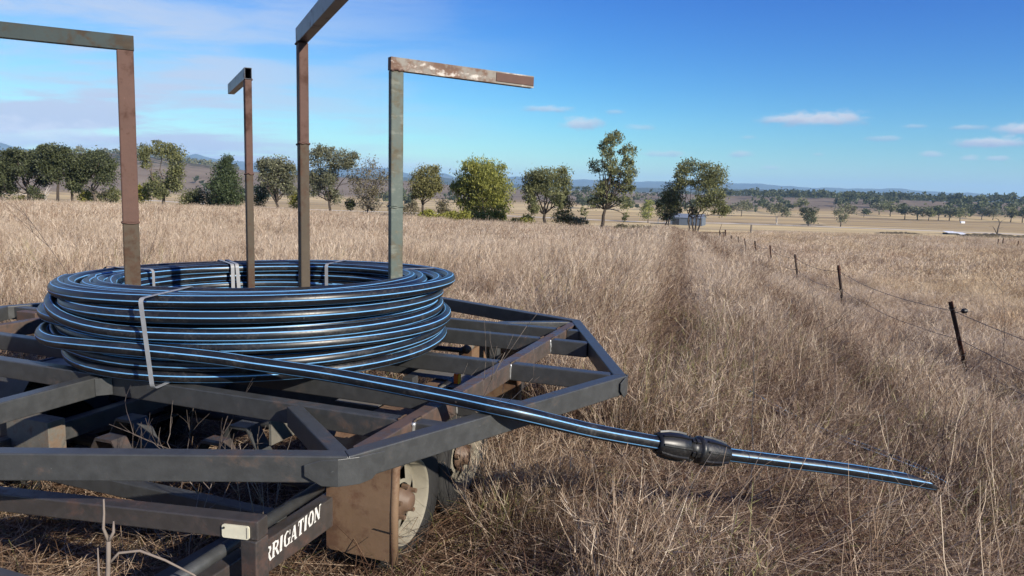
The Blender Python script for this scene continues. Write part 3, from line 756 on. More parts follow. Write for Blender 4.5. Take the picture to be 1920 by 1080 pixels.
# pale dead stems behind the first trees
for px_, lab in ((27, 'white dead tree with bare branches behind the leftmost trees'), (84, 'white bare stem between the forked gum and the wispy-topped one')):
    D = 118.0; X0 = at_px(px_, D); o = empty('dead_tree', (X0, D, gz(X0, D)), 0, lab, 'dead tree', 'pale dead trees behind the row')
    parts_ = [tube_geo(limb_path((0, 0, -.2), (.1, 0, 3.2), 0, 5), [.13, .12, .11, .09, .08, .06], 6)]
    for _ in range(9):
        z0 = random.uniform(1.8, 3.2); e = Vector((random.gauss(0, 1.0), random.gauss(0, .8), z0 + random.uniform(.5, 1.6)))
        parts_.append(tube_geo(limb_path((.05, 0, z0), e, .15, 4), [.06, .05, .04, .025, .01], 5, False))
    mesh_obj('trunk', *join_geo(parts_), BARK['pale'], o, smooth=True)

# trees standing on the plain
PG = 'scattered trees on the plain'
make_tree('gum_tree', 'small round-topped tree on the plain left of the shed tree', 'tree', (93.5, 514), .373, [(1216,385,10,10),(1213,399,11,12)], (1215,418), 'willow', 'mid', 500, 1.1, fork=.3, tr=.35, group=PG)
make_tree('gum_tree', 'low spreading tree on the plain right of the shed tree', 'tree', (221.2, 719), .5215, [(1385,389,16,9),(1400,386,10,8),(1372,393,8,8)], (1390,407), 'grey', 'mid', 650, 1.4, fork=.35, tr=.4, group=PG)
make_tree('gum_tree', 'pale airy tree, leftmost of the three lone trees on the plain', 'tree', (190.2, 535), .388, [(1448,395,12,8),(1460,389,9,7),(1471,399,8,9)], (1455,423), 'grey', 'pale', 520, 1.1, fork=.42, trunks=2, tr=.26, group=PG)
make_tree('gum_tree', 'compact dark tree, middle one of the three lone trees on the plain', 'tree', (211.9, 531), .3854, [(1511,400,11,9),(1525,395,10,7),(1518,412,13,8),(1504,397,6,6)], (1515,425), 'dark', 'dark', 700, 1.1, fork=.3, tr=.4, group=PG)
make_tree('gum_tree', 'wide-topped tree, rightmost of the three lone trees on the plain', 'tree', (237.2, 536), .389, [(1565,395,10,9),(1585,393,14,9),(1578,411,9,9),(1598,395,6,7)], (1575,426), 'grey', 'dark', 650, 1.1, fork=.35, tr=.35, group=PG)
o = empty('dead_tree', (287.7, 439, gz(287.7, 439)), 0, 'bare dead tree with two bent limbs near the right edge', 'dead tree', PG)
P_ = lambda x, y: ((x - 1868)*.3186, 0, (446 - y)*.3186)
dl = [tube_geo([P_(1868,448), P_(1869,430), P_(1871,420), P_(1868,413), P_(1861,410)], [.45, .38, .3, .22, .1], 6),
      tube_geo([P_(1868,440), P_(1862,430), P_(1858,425)], [.3, .22, .1], 6),
      tube_geo([P_(1871,420), P_(1875,414), P_(1882,411)], [.15, .1, .05], 5), tube_geo([P_(1858,425), P_(1852,426)], [.1, .04], 5),
      tube_geo([P_(1869,430), P_(1878,427)], [.14, .05], 5)]
mesh_obj('trunk', *join_geo(dl), BARK['mid'], o, smooth=True)

# front row of the timber across the plain: three shapes, copied
def plain_proto(seed):
    random.seed(seed)
    lob = [(random.uniform(-9, 9), -random.uniform(14, 24), random.uniform(6, 10), random.uniform(5, 8)) for _ in range(6)]
    return make_tree('timber_tree', None, 'tree', (300, 800), .55, lob, (0, 0), random.choice(['dark', 'grey', 'olive']), 'dark', 360, 1.7, fork=.3, tr=.4, group='trees in the front row of the timber')
TL = [(1436,398,'timber tree standing highest behind the pale airy lone tree'),(1492,398,'timber tree just left above the middle lone tree'),(1612,407,'small lone timber tree out in front of the belt'),(1640,404,'timber tree at the left end of the front row'),(1661,406,'second timber tree from the left end of the front row'),
      (1688,411,'third timber tree of the front row, bigger than its left neighbours'),(1712,412,'timber tree left of the group above the white roof'),(1733,413,'timber tree above and left of the low white roof'),(1752,413,'timber tree right above the left end of the low white roof'),(1772,413,'timber tree straight above the low white roof'),
      (1792,414,'timber tree above the right end of the low white roof'),(1832,412,'timber tree in the gap left of the bare dead tree'),(1853,413,'timber tree behind the bent limbs of the dead tree'),(1886,416,'timber tree just right of the dead tree'),(1908,417,'timber tree at the right edge of the picture')]
protos = [plain_proto(q) for q in (3, 5, 8)]
used = set()
for q, (pxx, pyy, lab) in enumerate(TL):
    hz = 352.9 + .0262*(pxx - 960); D = 21.5/((pyy - hz)/FP); X0 = (pxx - 960)/FP*D
    src = protos[q % 3]
    if q < 3: r_ = src
    else:
        r_ = src.copy(); COL.objects.link(r_)
        for ch in src.children:
            c_ = ch.copy(); COL.objects.link(c_); c_.parent = r_
    r_.location = (X0, D, gz(X0, D)); r_.rotation_euler = (0, 0, random.uniform(0, 6.28))
    sc_ = random.uniform(.8, 1.15)*(.62 if pyy == 407 else 1); r_.scale = (sc_*1.15, sc_*1.15, sc_)
    r_['label'] = lab
random.seed(21)
# the timber belt behind them reads as one mass
Ls = []
def belt(n, x0, x1, d0, d1, keep=None):
    for _ in range(n):
        pxx = random.uniform(x0, x1); D = d0*(d1/d0)**random.random()
        if keep and not keep(pxx, D): continue
        X0 = (pxx - 960)/FP*D; g = gz(X0, D); hgt = random.uniform(8, 15); w = random.uniform(4, 9)
        for _k in range(3):
            Ls.append((X0 + random.gauss(0, w*.5), D + random.gauss(0, w*.5), g + hgt*random.uniform(.45, .85), w*.75, w*.75, hgt*.3))
belt(520, 1400, 2350, 840, 1500, lambda p, D: vnoise(np.array(p*.02), np.array(D*.006), 1.0, 4) > .45)
belt(2000, 1340, 2350, 1300, 3600, lambda p, D: vnoise(np.array(p*.012), np.array(D*.003), 1.0, 5) > .20)
belt(230, 860, 1340, 1400, 3000, lambda p, D: vnoise(np.array(p*.02), np.array(D*.004), 1.0, 6) > .48)
belt(40, 1020, 1330, 800, 1300)
belt(70, 330, 860, 640, 1050, lambda p, D: vnoise(np.array(p*.02), np.array(D*.006), 1.0, 9) > .55)
Q, T = leaf_cloud(Ls, 150000, 2.6, .2, clump=14, spread=.22, long=1.5)
wood = quads_obj('timber_belt', Q, len(Q)//4, 4, LEAF['dark'], attr=T)
tag(wood, 'far belt of dark timber stretching across the plain', 'woodland', None, 'stuff')
# timber on the crest of the brown hill
Ls = []
for _ in range(420):
    pxx = random.uniform(-150, 470); D = random.uniform(1250, 1620); X0 = (pxx - 960)/FP*D; g = gz(X0, D)
    if g < 16 + 9*random.random(): continue
    h = random.uniform(6, 11)
    Ls.append((X0, D, g + h*.55, random.uniform(3, 6), 4, h*.45))
Q, T = leaf_cloud(Ls, 16000, 2.2, .2, clump=12, spread=.22, long=1.5)
tag(quads_obj('hilltop_timber', Q, len(Q)//4, 4, LEAF['grey'], attr=T), 'grey-green timber on the crest of the brown hill at left', 'woodland', None, 'stuff')

# ------------------------------------------------------------------ steel
def steel(name, base, rust, amount, rough=.45, pale=None, spec=.5, grime=.5):
    mt, N, out = new_mat(name)
    p = N.n('ShaderNodeTexCoord').outputs['Object']
    n1 = N.noise(p, 3.2, 8.0, .68); n2 = N.noise(p, 22.0, 6.0, .65); n3 = N.noise(N.scale(p, (1.5, 1.5, 6)), 5.0, 6.0, .6)
    c = N.mix(N.mr(n2, .3, .72, 0, grime), tuple(base), tuple(b*1.75 for b in base))
    rm = N.mr(N.m('ADD', n1, N.m('MULTIPLY', N.m('SUBTRACT', n2, .5), .55)), .64 - amount*.5, .78 - amount*.42)
    c = N.mix(N.m('MULTIPLY', rm, .85), c, N.ramp(n3, [(0.3, tuple(r*.6 for r in rust)), (0.7, rust)]))
    if pale:
        pm = N.mr(N.m('ADD', N.m('MULTIPLY', n3, .6), N.m('MULTIPLY', n2, .4)), .53, .62)
        c = N.mix(N.m('MULTIPLY', pm, .8), c, pale)
    fine = N.noise(p, 160.0, 3.0, .6)
    sc = N.mr(N.noise(N.scale(p, (60, 3, 60)), 1.0, 3.0, .7), .70, .76, 0, .35)
    c = N.mix(sc, c, tuple(min(1, b*4 + .05) for b in base))
    r = N.m('ADD', rough, N.m('MULTIPLY', rm, .3), clamp=True)
    r = N.m('ADD', r, N.m('MULTIPLY', N.m('SUBTRACT', n2, .5), .25), clamp=True)
    principled(N, out, c, r, 0.0, spec, bump=N.m('ADD', N.m('MULTIPLY', n2, .6), fine), bstr=.12, bdist=.004)
    return mt
M_DECK = steel('painted_deck_steel', (.040, .041, .041), (.095, .064, .048), .13, .42, spec=.5)
M_DECK_R = steel('worn_deck_steel', (.060, .049, .043), (.120, .070, .049), .38, .42)
M_DECK_B = steel('brown_deck_steel', (.040, .035, .033), (.085, .046, .034), .30, .42)
M_RUSTPOST = steel('rusty_post_steel', (.098, .056, .044), (.070, .038, .028), .30, .65, spec=.18, grime=.25)
M_RUSTPOST2 = steel('rusty_post_foot', (.072, .056, .040), (.088, .050, .034), .35, .65, spec=.18, grime=.3)
M_TEAL = steel('teal_post_steel', (.078, .096, .082), (.130, .102, .062), .40, .5, pale=(.16, .17, .14), spec=.3, grime=.3)
M_TEALARM = steel('teal_arm_steel', (.030, .042, .042), (.070, .050, .034), .42, .55, spec=.2, grime=.4)
M_WHITEARM = steel('white_stained_arm', (.200, .180, .152), (.170, .088, .055), .42, .55, pale=(.58, .54, .48), spec=.3, grime=.3)
M_BLACKARM = steel('dark_arm_steel', (.055, .056, .062), (.130, .072, .048), .22, .42, spec=.5)
M_GUARD = steel('rusty_mudguard', (.170, .108, .066), (.125, .062, .036), .42, .55, pale=None, spec=.35, grime=.25)
M_GREYSHEET = steel('grey_sheet', (.115, .108, .092), (.170, .110, .070), .30, .6)
M_WELD = plain('weld_metal', (.42, .42, .41), .35, .6)
M_CREAM = plain('cream_wheel_paint', (.23, .205, .155), .7)
M_PLATE = plain('cream_marker_plate', (.66, .62, .47), .5)
M_RUBBER = plain('tyre_rubber', (.030, .029, .028), .85, 0, .2)
M_HUB = plain('rusty_hub', (.13, .080, .052), .6)
M_BLACK = plain('wheel_shade_black', (.006, .006, .006), .9)  # near-black, the shade inside the wheels put into the colour
M_BLACKRUB = plain('black_sleeve', (.014, .014, .016), .5)
M_ORANGE = plain('orange_reflector', (.85, .16, .015), .25)
M_YELLOW = plain('yellow_reflector', (.90, .50, .03), .25)
M_WHITE = plain('white_lettering', (.66, .64, .60), .7)

trailer = empty('pipe_trailer', (TO[0], TO[1], 0), TPHI, 'dark steel octagonal pipe trailer standing in the dry grass', 'trailer')
ZD = .75
# rim of the octagonal deck: mitred box sections
OCT = [(1.73, .03), (1.21, 1.20), (-.12, 1.705), (-1.42, 1.20), (-1.925, .0), (-1.42, -1.20), (-.12, -1.785), (1.21, -1.215)]
def inset(poly, d):
    o = []; n = len(poly)
    for i in range(n):
        p0, p1, p2 = (Vector(poly[k % n]) for k in (i - 1, i, i + 1))
        a, b = (p1 - p0).normalized(), (p2 - p1).normalized()
        na_, nb_ = Vector((-a.y, a.x)), Vector((-b.y, b.x))
        bis = (na_ + nb_).normalized(); o.append(tuple(p1 + bis * d / bis.dot(na_)))
    return o
INN = inset(OCT, .052)
for i in range(8):
    k = (i + 1) % 8
    v, f = prism_geo([OCT[i], OCT[k], INN[k], INN[i]], ZD - .078, ZD)
    b = mesh_obj('rim_beam', v, f, M_DECK, trailer, bevel=.004)
CROSS = [   # (u0,v0,u1,v1,width,material, dz)
    ('long_beam', (1.193, -1.13), (1.193, 1.12), .052, M_DECK_R, -.002),
    ('long_beam', (-1.41, -1.10), (-1.41, 1.10), .052, M_DECK_R, -.002),
    ('long_beam', (-.145, -1.70), (-.145, -.863), .055, M_DECK, -.004),
    ('long_beam', (-.145, .97), (-.145, 1.63), .055, M_DECK, -.004),
]
for nm, a, b, w, mt_, dz in CROSS:
    v, f = bar_geo((a[0], a[1], ZD - .039 + dz), (b[0], b[1], ZD - .039 + dz), w, .074)
    mesh_obj(nm, v, f, mt_, trailer, bevel=.004)
def xbeam(v0, u0, u1, mt_=None, dz=-.004, w=.052):
    for a, b in ((u0, -1.437), (-1.383, 1.166), (1.220, u1)):
        if b - a > .05:
            v, f = bar_geo((a, v0, ZD - .039 + dz), (b, v0, ZD - .039 + dz), w, .074)
            mesh_obj('cross_beam', v, f, mt_ or M_DECK, trailer, bevel=.004)
xbeam(-.832, 0, 1.325); xbeam(-.500, -1.66, 1.455, M_DECK); xbeam(.055, -1.87, 1.66, M_DECK); xbeam(.630, -1.62, 1.41); xbeam(.915, 0, 1.29)
for a, b in (((.765, -.866), (1.155, -1.175)), ((.80, .945), (1.155, 1.165)), ((-1.0, -.866), (-1.37, -1.165)), ((-1.0, .945), (-1.37, 1.165))):
    v, f = bar_geo((a[0], a[1], ZD - .043), (b[0], b[1], ZD - .043), .05, .072)
    mesh_obj('corner_strut', v, f, M_DECK, trailer, bevel=.004)
# bent cover plates on the outer corners
def corner_plate(ci, la, lb, hh=(.068, .058)):
    p = Vector(OCT[ci]); a = (Vector(OCT[ci - 1]) - p).normalized(); b = (Vector(OCT[(ci + 1) % 8]) - p).normalized()
    outw = -(a + b).normalized() * .0125
    V, Fc = [], []
    path = [(a*la, .022, .052), (a*la*.62, .008, .081), (a*.032, .005, .083), (b*.032, .005, .083), (b*lb*.62, .006, .080), (b*lb, .010, .046)]
    for off, dt, db in path:
        q = p + off + outw
        if off.length > .06:
            pass
        n_ = (Vector((q.x, q.y)) - Vector((0, 0))).normalized()*.004
        V += [(q.x, q.y, ZD - dt), (q.x, q.y, ZD - db - .002), (q.x - n_.x, q.y - n_.y, ZD - db - .002), (q.x - n_.x, q.y - n_.y, ZD - dt)]
    for i in range(len(path) - 1):
        for k in range(4): Fc.append((i*4+k, i*4+(k+1) % 4, (i+1)*4+(k+1) % 4, (i+1)*4+k))
    Fc += [(3, 2, 1, 0), tuple((len(path)-1)*4 + k for k in range(4))]
    mesh_obj('corner_plate', V, Fc, M_DECK, trailer, bevel=.0015)
corner_plate(7, .125, .120); corner_plate(0, .06, .07)
# bright welds in the joints
def weld(u, v, z0, z1, w=.012, rz=.8):
    c, s = math.cos(rz), math.sin(rz)
    pts = [Vector((u + random.gauss(0, .001), v + random.gauss(0, .001), z0 + (z1 - z0)*k/6)) for k in range(7)]
    mesh_obj('weld', *tube_geo(pts, [w*random.uniform(.35, .6) for _ in pts], 6), M_WELD, trailer, smooth=True)
weld(-.116, -.862, ZD - .076, ZD - .006, .012); weld(1.222, -.862, ZD - .07, ZD - .006, .016); weld(1.22, .028, ZD - .074, ZD - .006, .010); weld(1.22, .602, ZD - .074, ZD - .006, .010)
weld(1.222, -.528, ZD - .07, ZD - .006, .010); weld(-1.44, .025, ZD - .07, ZD - .004, .008); weld(1.47, -.505, ZD - .07, ZD - .006, .008)
for v_ in (-.832, -.500, .055, .630, .915):       # fillet welds across the tops of the joints
    for u_ in (1.165, 1.2215):
        pts_ = [Vector((u_ + random.gauss(0, .0012), v_ - .026 + .052*k/6, ZD - .0035)) for k in range(7)]
        mesh_obj('weld', *tube_geo(pts_, [.0042*random.uniform(.7, 1.2) for _ in pts_], 5), M_RUSTPOST2, trailer, smooth=True)
# flat bright gusset at the near joint
v, f = prism_geo([(-.113, -.866), (-.075, -.862), (-.113, -.905)], ZD - .074, ZD - .008)
mesh_obj('gusset', v, f, M_DECK, trailer)
# stub beside the left corner of the deck
v, f = box_geo(-1.75, -1.60, -.035, .02, ZD - .09, ZD - .012); mesh_obj('stub_block', v, f, M_DECK_R, trailer, bevel=.003)

# ---- the four posts that hold the coil, each with an arm welded on top
HP = 1.351
def post(foot, top, az_deg, arm_len, arm_slope, mats, splice, depth=.065, width=.037, arm_up=None, open_end=False, plate=False):
    """depth lies along the arm direction, width across it"""
    a = R(az_deg); d = Vector((math.cos(a), math.sin(a), 0)); s = Vector((-d.y, d.x, 0))
    f0, t0 = Vector((foot[0], foot[1], ZD + .001)), Vector((top[0], top[1], ZD + HP - .061))
    def sect(p, k=1.0): return [tuple(p + d*(i*depth/2*k) + s*(j*width/2*k)) for i, j in ((-1, -1), (1, -1), (1, 1), (-1, 1))]
    box = [(3, 2, 1, 0), (4, 5, 6, 7), (0, 1, 5, 4), (1, 2, 6, 5), (2, 3, 7, 6), (3, 0, 4, 7)]
    ms = f0.lerp(t0, splice)
    up = mesh_obj('post', sect(ms) + sect(t0), box, mats[1], trailer, bevel=.005)
    up['label'] = mats[3]
    lowp = mesh_obj('post_foot', sect(f0) + sect(ms - Vector((0, 0, .0005))), box, mats[0], up, bevel=.005)
    # weld bead round the splice
    ring = [ms + d*(i*(depth/2 + .001)) + s*(j*(width/2 + .001)) for i, j in ((-1, -1), (1, -1), (1, 1), (-1, 1), (-1, -1))]
    rp = []
    for q in range(4):
        for t in (0, .33, .66): rp.append(ring[q].lerp(ring[q + 1], t) + Vector((0, 0, random.gauss(0, .0025))))
    rp.append(rp[0]); mesh_obj('weld_bead', *tube_geo(rp, [.0042]*len(rp), 5), mats[1], up, smooth=True)
    # arm: hollow box section
    back = t0 - d*(depth/2 + .002) + Vector((0, 0, .0312)); tipv = back + d*arm_len + Vector((0, 0, arm_slope*arm_len))
    ax = (tipv - back).normalized(); upv = s.cross(ax)*-1
    if upv.z < 0: upv = -upv
    hh, hw, th = .0305, .0190, .004
    V = []
    for p in (back, tipv):
        for kk in (0, th):
            V += [tuple(p + s*(j*(hw - kk)) + upv*(i*(hh - kk))) for i, j in ((-1, -1), (-1, 1), (1, 1), (1, -1))]
    Fc = []
    for k in range(4):
        k2 = (k + 1) % 4
        Fc += [(k, k2, 8+k2, 8+k), (4+k2, 4+k, 12+k, 12+k2), (k2, k, 4+k, 4+k2), (8+k, 8+k2, 12+k2, 12+k)]
    if not open_end:
        Fc += [(4, 5, 6, 7), (15, 14, 13, 12)]
    arm = mesh_obj('arm', V, Fc, mats[2], up, bevel=.0015)
    wl = [t0 + d*(-depth/2 + depth*k/8) - s*(width/2 + .001) + Vector((0, 0, random.gauss(0, .002) + .001)) for k in range(9)]
    mesh_obj('arm_weld', *tube_geo(wl, [.005]*9, 5), M_RUSTPOST, up, smooth=True)
    if plate:
        e0, e1 = tipv - ax*.235, tipv - ax*.002
        o0 = -s*(hw + .0035)
        Vp = []
        for off in (o0, o0 + s*.004):
            for p, hz in ((e0, -1), (e1, -1), (e1, 1), (e0, 1)): Vp.append(tuple(p + off + upv*(  .0225*hz + .002)))
        mesh_obj('end_plate', Vp, [(3,2,1,0),(4,5,6,7),(0,1,5,4),(1,2,6,5),(2,3,7,6),(3,0,4,7)], M_RUSTPOST, up, bevel=.002)
    return up
# (foot, top) in deck coordinates; the posts lean a little
lat = Vector((.89, -.30))      # roughly across the view, in deck coordinates
def foot_of(t, k): return (t[0] - lat.x*k, t[1] - lat.y*k)
T1, T2, T3, T4 = (-.40, -.443), (-.477, .411), (.475, -.402), (.501, .290)
post(foot_of(T1, .029), T1, 229.7, .95, .0, (M_RUSTPOST2, M_RUSTPOST, M_TEALARM, 'nearest-left brown post with its arm pointing left'), .43)
post(foot_of(T2, .013), T2, 137.5, .80, .0, (M_RUSTPOST2, M_RUSTPOST, M_BLACKARM, 'farthest, thinnest brown post with an open-ended arm pointing away'), .61, open_end=True)
post(foot_of(T3, .007), T3, -44.0, .92, .02, (M_RUSTPOST2, M_RUSTPOST, M_BLACKARM, 'brown post with its dark arm rising towards the viewer'), .70)
post(foot_of(T4, -.002), T4, 53.0, .815, -.012, (M_TEAL, M_TEAL, M_WHITEARM, 'teal post with a white-stained arm pointing right'), .5, plate=True)

# ---- running gear
AX = ((-.46), (.085)); HZ = .272; UR = .965
for vv in AX:
    mesh_obj('axle', *tube_geo([(-UR, vv, HZ), (UR - .05, vv, HZ)], [.03, .03], 12), M_DECK, trailer, smooth=True)
def wheel(u, v, side):
    nonlocal_parent = trailer
    prof = [(-.085, .172), (-.09, .255), (-.075, .262), (-.03, .269), (.03, .269), (.075, .262), (.09, .255), (.088, .172), (.080, .160)]
    ax = (side, 0, 0)
    n = 48
    V, Fc = lathe_geo([(a, r) for a, r in prof], (u, v, HZ), ax, n)
    ty = mesh_obj('wheel', V, Fc, M_RUBBER, trailer, smooth=True)
    # tread blocks
    V, Fc = [], []
    for k in range(n):
        a = 2*math.pi*k/n; ca, sa = math.cos(a), math.sin(a)
        for x0, x1, da in ((-.072, -.028, 0), (-.020, .020, .5), (.028, .072, 0)):
            b0 = a + da*2*math.pi/n; w = 2*math.pi/n*.36
            i0 = len(V)
            for xx in (x0, x1):
                for bb in (b0 - w, b0 + w):
                    for rr in (.262, .2745):
                        V.append((u + xx*side, v + math.cos(bb)*rr, HZ + math.sin(bb)*rr))
            Fc += [tuple(i0 + q for q in f) for f in ((1,3,7,5), (0,1,5,4), (2,6,7,3), (0,2,3,1), (4,5,7,6))]
    mesh_obj('tread', V, Fc, M_RUBBER, ty); tag(ty.children[-1], kind='stuff')
    # steel rim with slots
    rp = [(.088, .168), (.080, .158), (.035, .152), (.022, .138)]
    V, Fc = lathe_geo(rp, (u, v, HZ), ax, 40)
    rim2 = mesh_obj('rim', V, Fc, M_CREAM, ty, smooth=True)
    rings = [(.022, .138), (.034, .130), (.049, .084), (.052, .070)]
    V, Fc = lathe_geo(rings, (u, v, HZ), ax, 40)
    keep = []
    for f in Fc:
        ring_i = f[0] // 40; k = f[0] % 40
        if ring_i == 1 and (k % 8) in (2, 3, 4): continue
        keep.append(f)
    mesh_obj('wheel_disc', V, keep, M_CREAM, ty, smooth=True)
    V, Fc = lathe_geo([(.055, .060), (.072, .054), (.076, .040), (.096, .035), (.102, .022), (.103, .0005)], (u, v, HZ), ax, 24)
    mesh_obj('hub_cap', V, Fc, M_HUB, ty, smooth=True)
    for k in range(5):
        a = 2*math.pi*(k + .3)/5
        q = Vector((u, v + math.cos(a)*.062, HZ + math.sin(a)*.062))
        mesh_obj('wheel_nut', *tube_geo([q + Vector((.060*side, 0, 0)), q + Vector((.088*side, 0, 0))], [.011, .010], 6), M_HUB, ty)
    V, Fc = lathe_geo([(-.06, .17), (.0, .165), (.0, .0005)], (u, v, HZ), ax, 24)
    mesh_obj('shade_backing', V, Fc, M_BLACK, ty, smooth=True)  # backing disc coloured black as the shade behind the rim slots
for vv in AX: wheel(.905, vv, 1); wheel(-.93, vv, -1)
# chassis rails, drawbar and springs
def bar(name, a, b, w, h, mt_=M_DECK, bev=.004): return mesh_obj(name, *bar_geo(a, b, w, h), mt_, trailer, bevel=bev)
rail = bar('chassis_rail', (.803, -2.05, .315), (.803, 1.35, .315), .05, .112, M_DECK_B)
bar('chassis_rail', (-.803, -2.05, .315), (-.803, 1.35, .315), .05, .112)
mesh_obj('brace_tube', *tube_geo([(.80, -1.75, .40), (.785, -.75, .41)], [.021, .021], 14), M_DECK, trailer, smooth=True)
bar('drawbar', (.70, -2.0, .325), (.735, -.95, .325), .055, .06); bar('drawbar', (.58, -2.0, .27), (.62, -.95, .27), .05, .08)
bar('front_member', (-.9, -1.66, .42), (.53, -1.66, .42), .07, .06)
for s_ in (-1, 1):
    for q in (0, 1, 2):
        L_ = .46 - .12*q
        bar('spring_leaf', (s_*.80, AX[0] - L_*.5, .235 - .012*q), (s_*.80, AX[0] + L_*.5, .235 - .012*q), .05, .009)
        bar('spring_leaf', (s_*.80, AX[1] - L_*.5, .235 - .012*q), (s_*.80, AX[1] + L_*.5, .235 - .012*q), .05, .009)
    for v_ in (-1.0, -.1, .9):
        bar('pillar', (s_*.80, v_, .371), (s_*.80, v_, ZD - .0785), .05, .05, bev=.003) if v_ > -.9 else None
for v_ in (-.95, .35, 1.1): bar('under_member', (-.775, v_, .36), (.775, v_, .36), .05, .06)
# rear bar with leg and marker plate
bar('bumper_bar', (.952, -1.262, ZD - .238), (-.40, -1.465, ZD - .266), .055, .058, M_DECK_B)
leg = bar('bumper_leg', (.924, -1.266, ZD - .2685), (.924, -1.266, .02), .056, .056, M_DECK_B)
dv = Vector((-1.352, -.203, -.028)).normalized(); nrm = Vector((.148, -.989, 0))
pc = Vector((.885, -1.272, ZD - .2445)) + nrm*.0285
def rrect(w, h, r, n=4):
    o = []
    for cx, cy, a0 in ((w/2-r, h/2-r, 0), (-w/2+r, h/2-r, 90), (-w/2+r, -h/2+r, 180), (w/2-r, -h/2+r, 270)):
        for k in range(n + 1):
            a = R(a0 + 90*k/n); o.append((cx + r*math.cos(a), cy + r*math.sin(a)))
    return o
rr_ = rrect(.086, .040, .007); V = []
for off in (.0, .005):
    for a_, b_ in rr_: V.append(tuple(pc + dv*(-a_) + Vector((0, 0, 1))*b_ + nrm*off))
n_ = len(rr_)
mp = mesh_obj('marker_plate', V, [tuple(range(n_ - 1, -1, -1)), tuple(range(n_, 2*n_))] + [(i, (i+1) % n_, n_+(i+1) % n_, n_+i) for i in range(n_)], M_PLATE, trailer)
sc_ = pc + dv*.036 + Vector((0, 0, .010)) + nrm*.005
mesh_obj('screw', *tube_geo([sc_, sc_ + nrm*.003], [.0035, .003], 8), M_BLACKRUB, mp)
# fold line on the plate
mesh_obj('plate_edge', *bar_geo(pc - dv*.036 + Vector((0, 0, .016)) + nrm*.0055, pc - dv*.036 - Vector((0, 0, .016)) + nrm*.0055, .0012, .001, up=nrm), M_DECK_R, mp)

# mudguards: folded sheet over the tandem wheels, with a flap hanging in front
def guard(s_):
    u0, u1 = s_*.80, s_*1.075
    path = [(-.735, .172), (-.735, .36), (-.725, .515), (-.665, .598), (-.30, .600), (.12, .600), (.47, .598), (.53, .52), (.54, .30)]
    V = []; th = .003
    for (v_, z_) in path:
        V += [(u0, v_, z_), (u1, v_, z_), (u1, v_ + .0005, z_ - th), (u0, v_ + .0005, z_ - th)]
    Fc = []
    for i in range(len(path) - 1):
        for k in range(4): Fc.append((i*4+k, i*4+(k+1) % 4, (i+1)*4+(k+1) % 4, (i+1)*4+k))
    g = mesh_obj('mudguard', V, Fc, M_GUARD if s_ > 0 else M_DECK, trailer)
    # rolled outer edge
    pr = []
    rolled = [(-.735, .168), (-.735, .36), (-.725, .515), (-.665, .596), (-.30, .598), (.47, .596), (.53, .52), (.54, .30)]
    mesh_obj('rolled_edge', *tube_geo([(u1, v_ + .012, z_ - .006) for v_, z_ in rolled], [.016]*len(rolled), 10), M_GUARD if s_ > 0 else M_DECK, g, smooth=True)
    return g
gd = guard(1); guard(-1)
# crease across the flap
mesh_obj('crease', *bar_geo((1.00, -.7375, .285), (1.078, -.739, .282), .003, .002), M_BLACKRUB, gd)
# grey sheets resting over the guard top
for (a, b, c_, d_) in ((.60, .80, -.38, -.10), (.66, .87, .13, .42), (.89, 1.08, .02, .40)):
    v, f = box_geo(a, b, c_, d_, .606, .609); mesh_obj('guard_sheet', v, f, M_GREYSHEET, trailer)
v, f = box_geo(.62, .70, .80, 1.10, .50, .60); mesh_obj('hanger_plate', v, f, M_GUARD, trailer)
v, f = box_geo(.64, .90, 1.05, 1.056, .48, .62); mesh_obj('hanger_plate', v, f, M_GUARD, trailer)
# stowed jack: round tube with black sleeve and reflector
jk = mesh_obj('jack_tube', *tube_geo([(.915, -.20, .585), (.885, .30, .602)], [.021, .021], 16), M_GREYSHEET, trailer, smooth=True)
mesh_obj('sleeve', *tube_geo([(.905, .03, .592), (.899, .12, .596)], [.027, .027], 16), M_BLACKRUB, jk, smooth=True)
v, f = box_geo(.925, .945, .08, .105, .605, .655); mesh_obj('reflector', v, f, M_ORANGE, jk, bevel=.003)
v, f = box_geo(.946, .952, .08, .105, .607, .658); mesh_obj('reflector', v, f, M_YELLOW, jk, bevel=.002)
mesh_obj('jack_tube', *tube_geo([(.70, .72, .615), (.66, .98, .635)], [.024, .024], 14), M_GREYSHEET, trailer, smooth=True)
mesh_obj('hose_end', *tube_geo([(.30, .74, .60), (.68, .72, .61)], [.015, .015], 10), M_BLACKRUB, trailer, smooth=True)
# bent strap saddles under the middle of the deck
def saddle(u, v, z, w, mt_):
    path = [(-.135, -.15), (-.045, 0), (.045, 0), (.135, -.15)]
    V = []
    for du, dz in path:
        V += [(u + du, v - w/2, z + dz), (u + du, v + w/2, z + dz), (u + du, v + w/2, z + dz - .012), (u + du, v - w/2, z + dz - .012)]
    Fc = [(i*4+k, i*4+(k+1) % 4, (i+1)*4+(k+1) % 4, (i+1)*4+k) for i in range(3) for k in range(4)] + [(3, 2, 1, 0), (12, 13, 14, 15)]
    mesh_obj('saddle', V, Fc, mt_, trailer)
saddle(.165, -.42, ZD - .29, .085, M_DECK); saddle(.125, -.545, ZD - .325, .075, M_DECK_B)
saddle(-.335, -.55, ZD - .29, .085, M_DECK); saddle(-.30, -.69, ZD - .33, .075, M_DECK_B)
v, f = box_geo(.36, .372, -.50, -.30, ZD - .33, ZD - .21); mesh_obj('lug', v, f, M_GREYSHEET, trailer)
v, f = box_geo(-.80, -.55, -.78, -.70, ZD - .42, ZD - .28); mesh_obj('lug', v, f, M_GREYSHEET, trailer)
bar('under_member', (-.60, -.75, .40), (-.60, .9, .40), .05, .08)

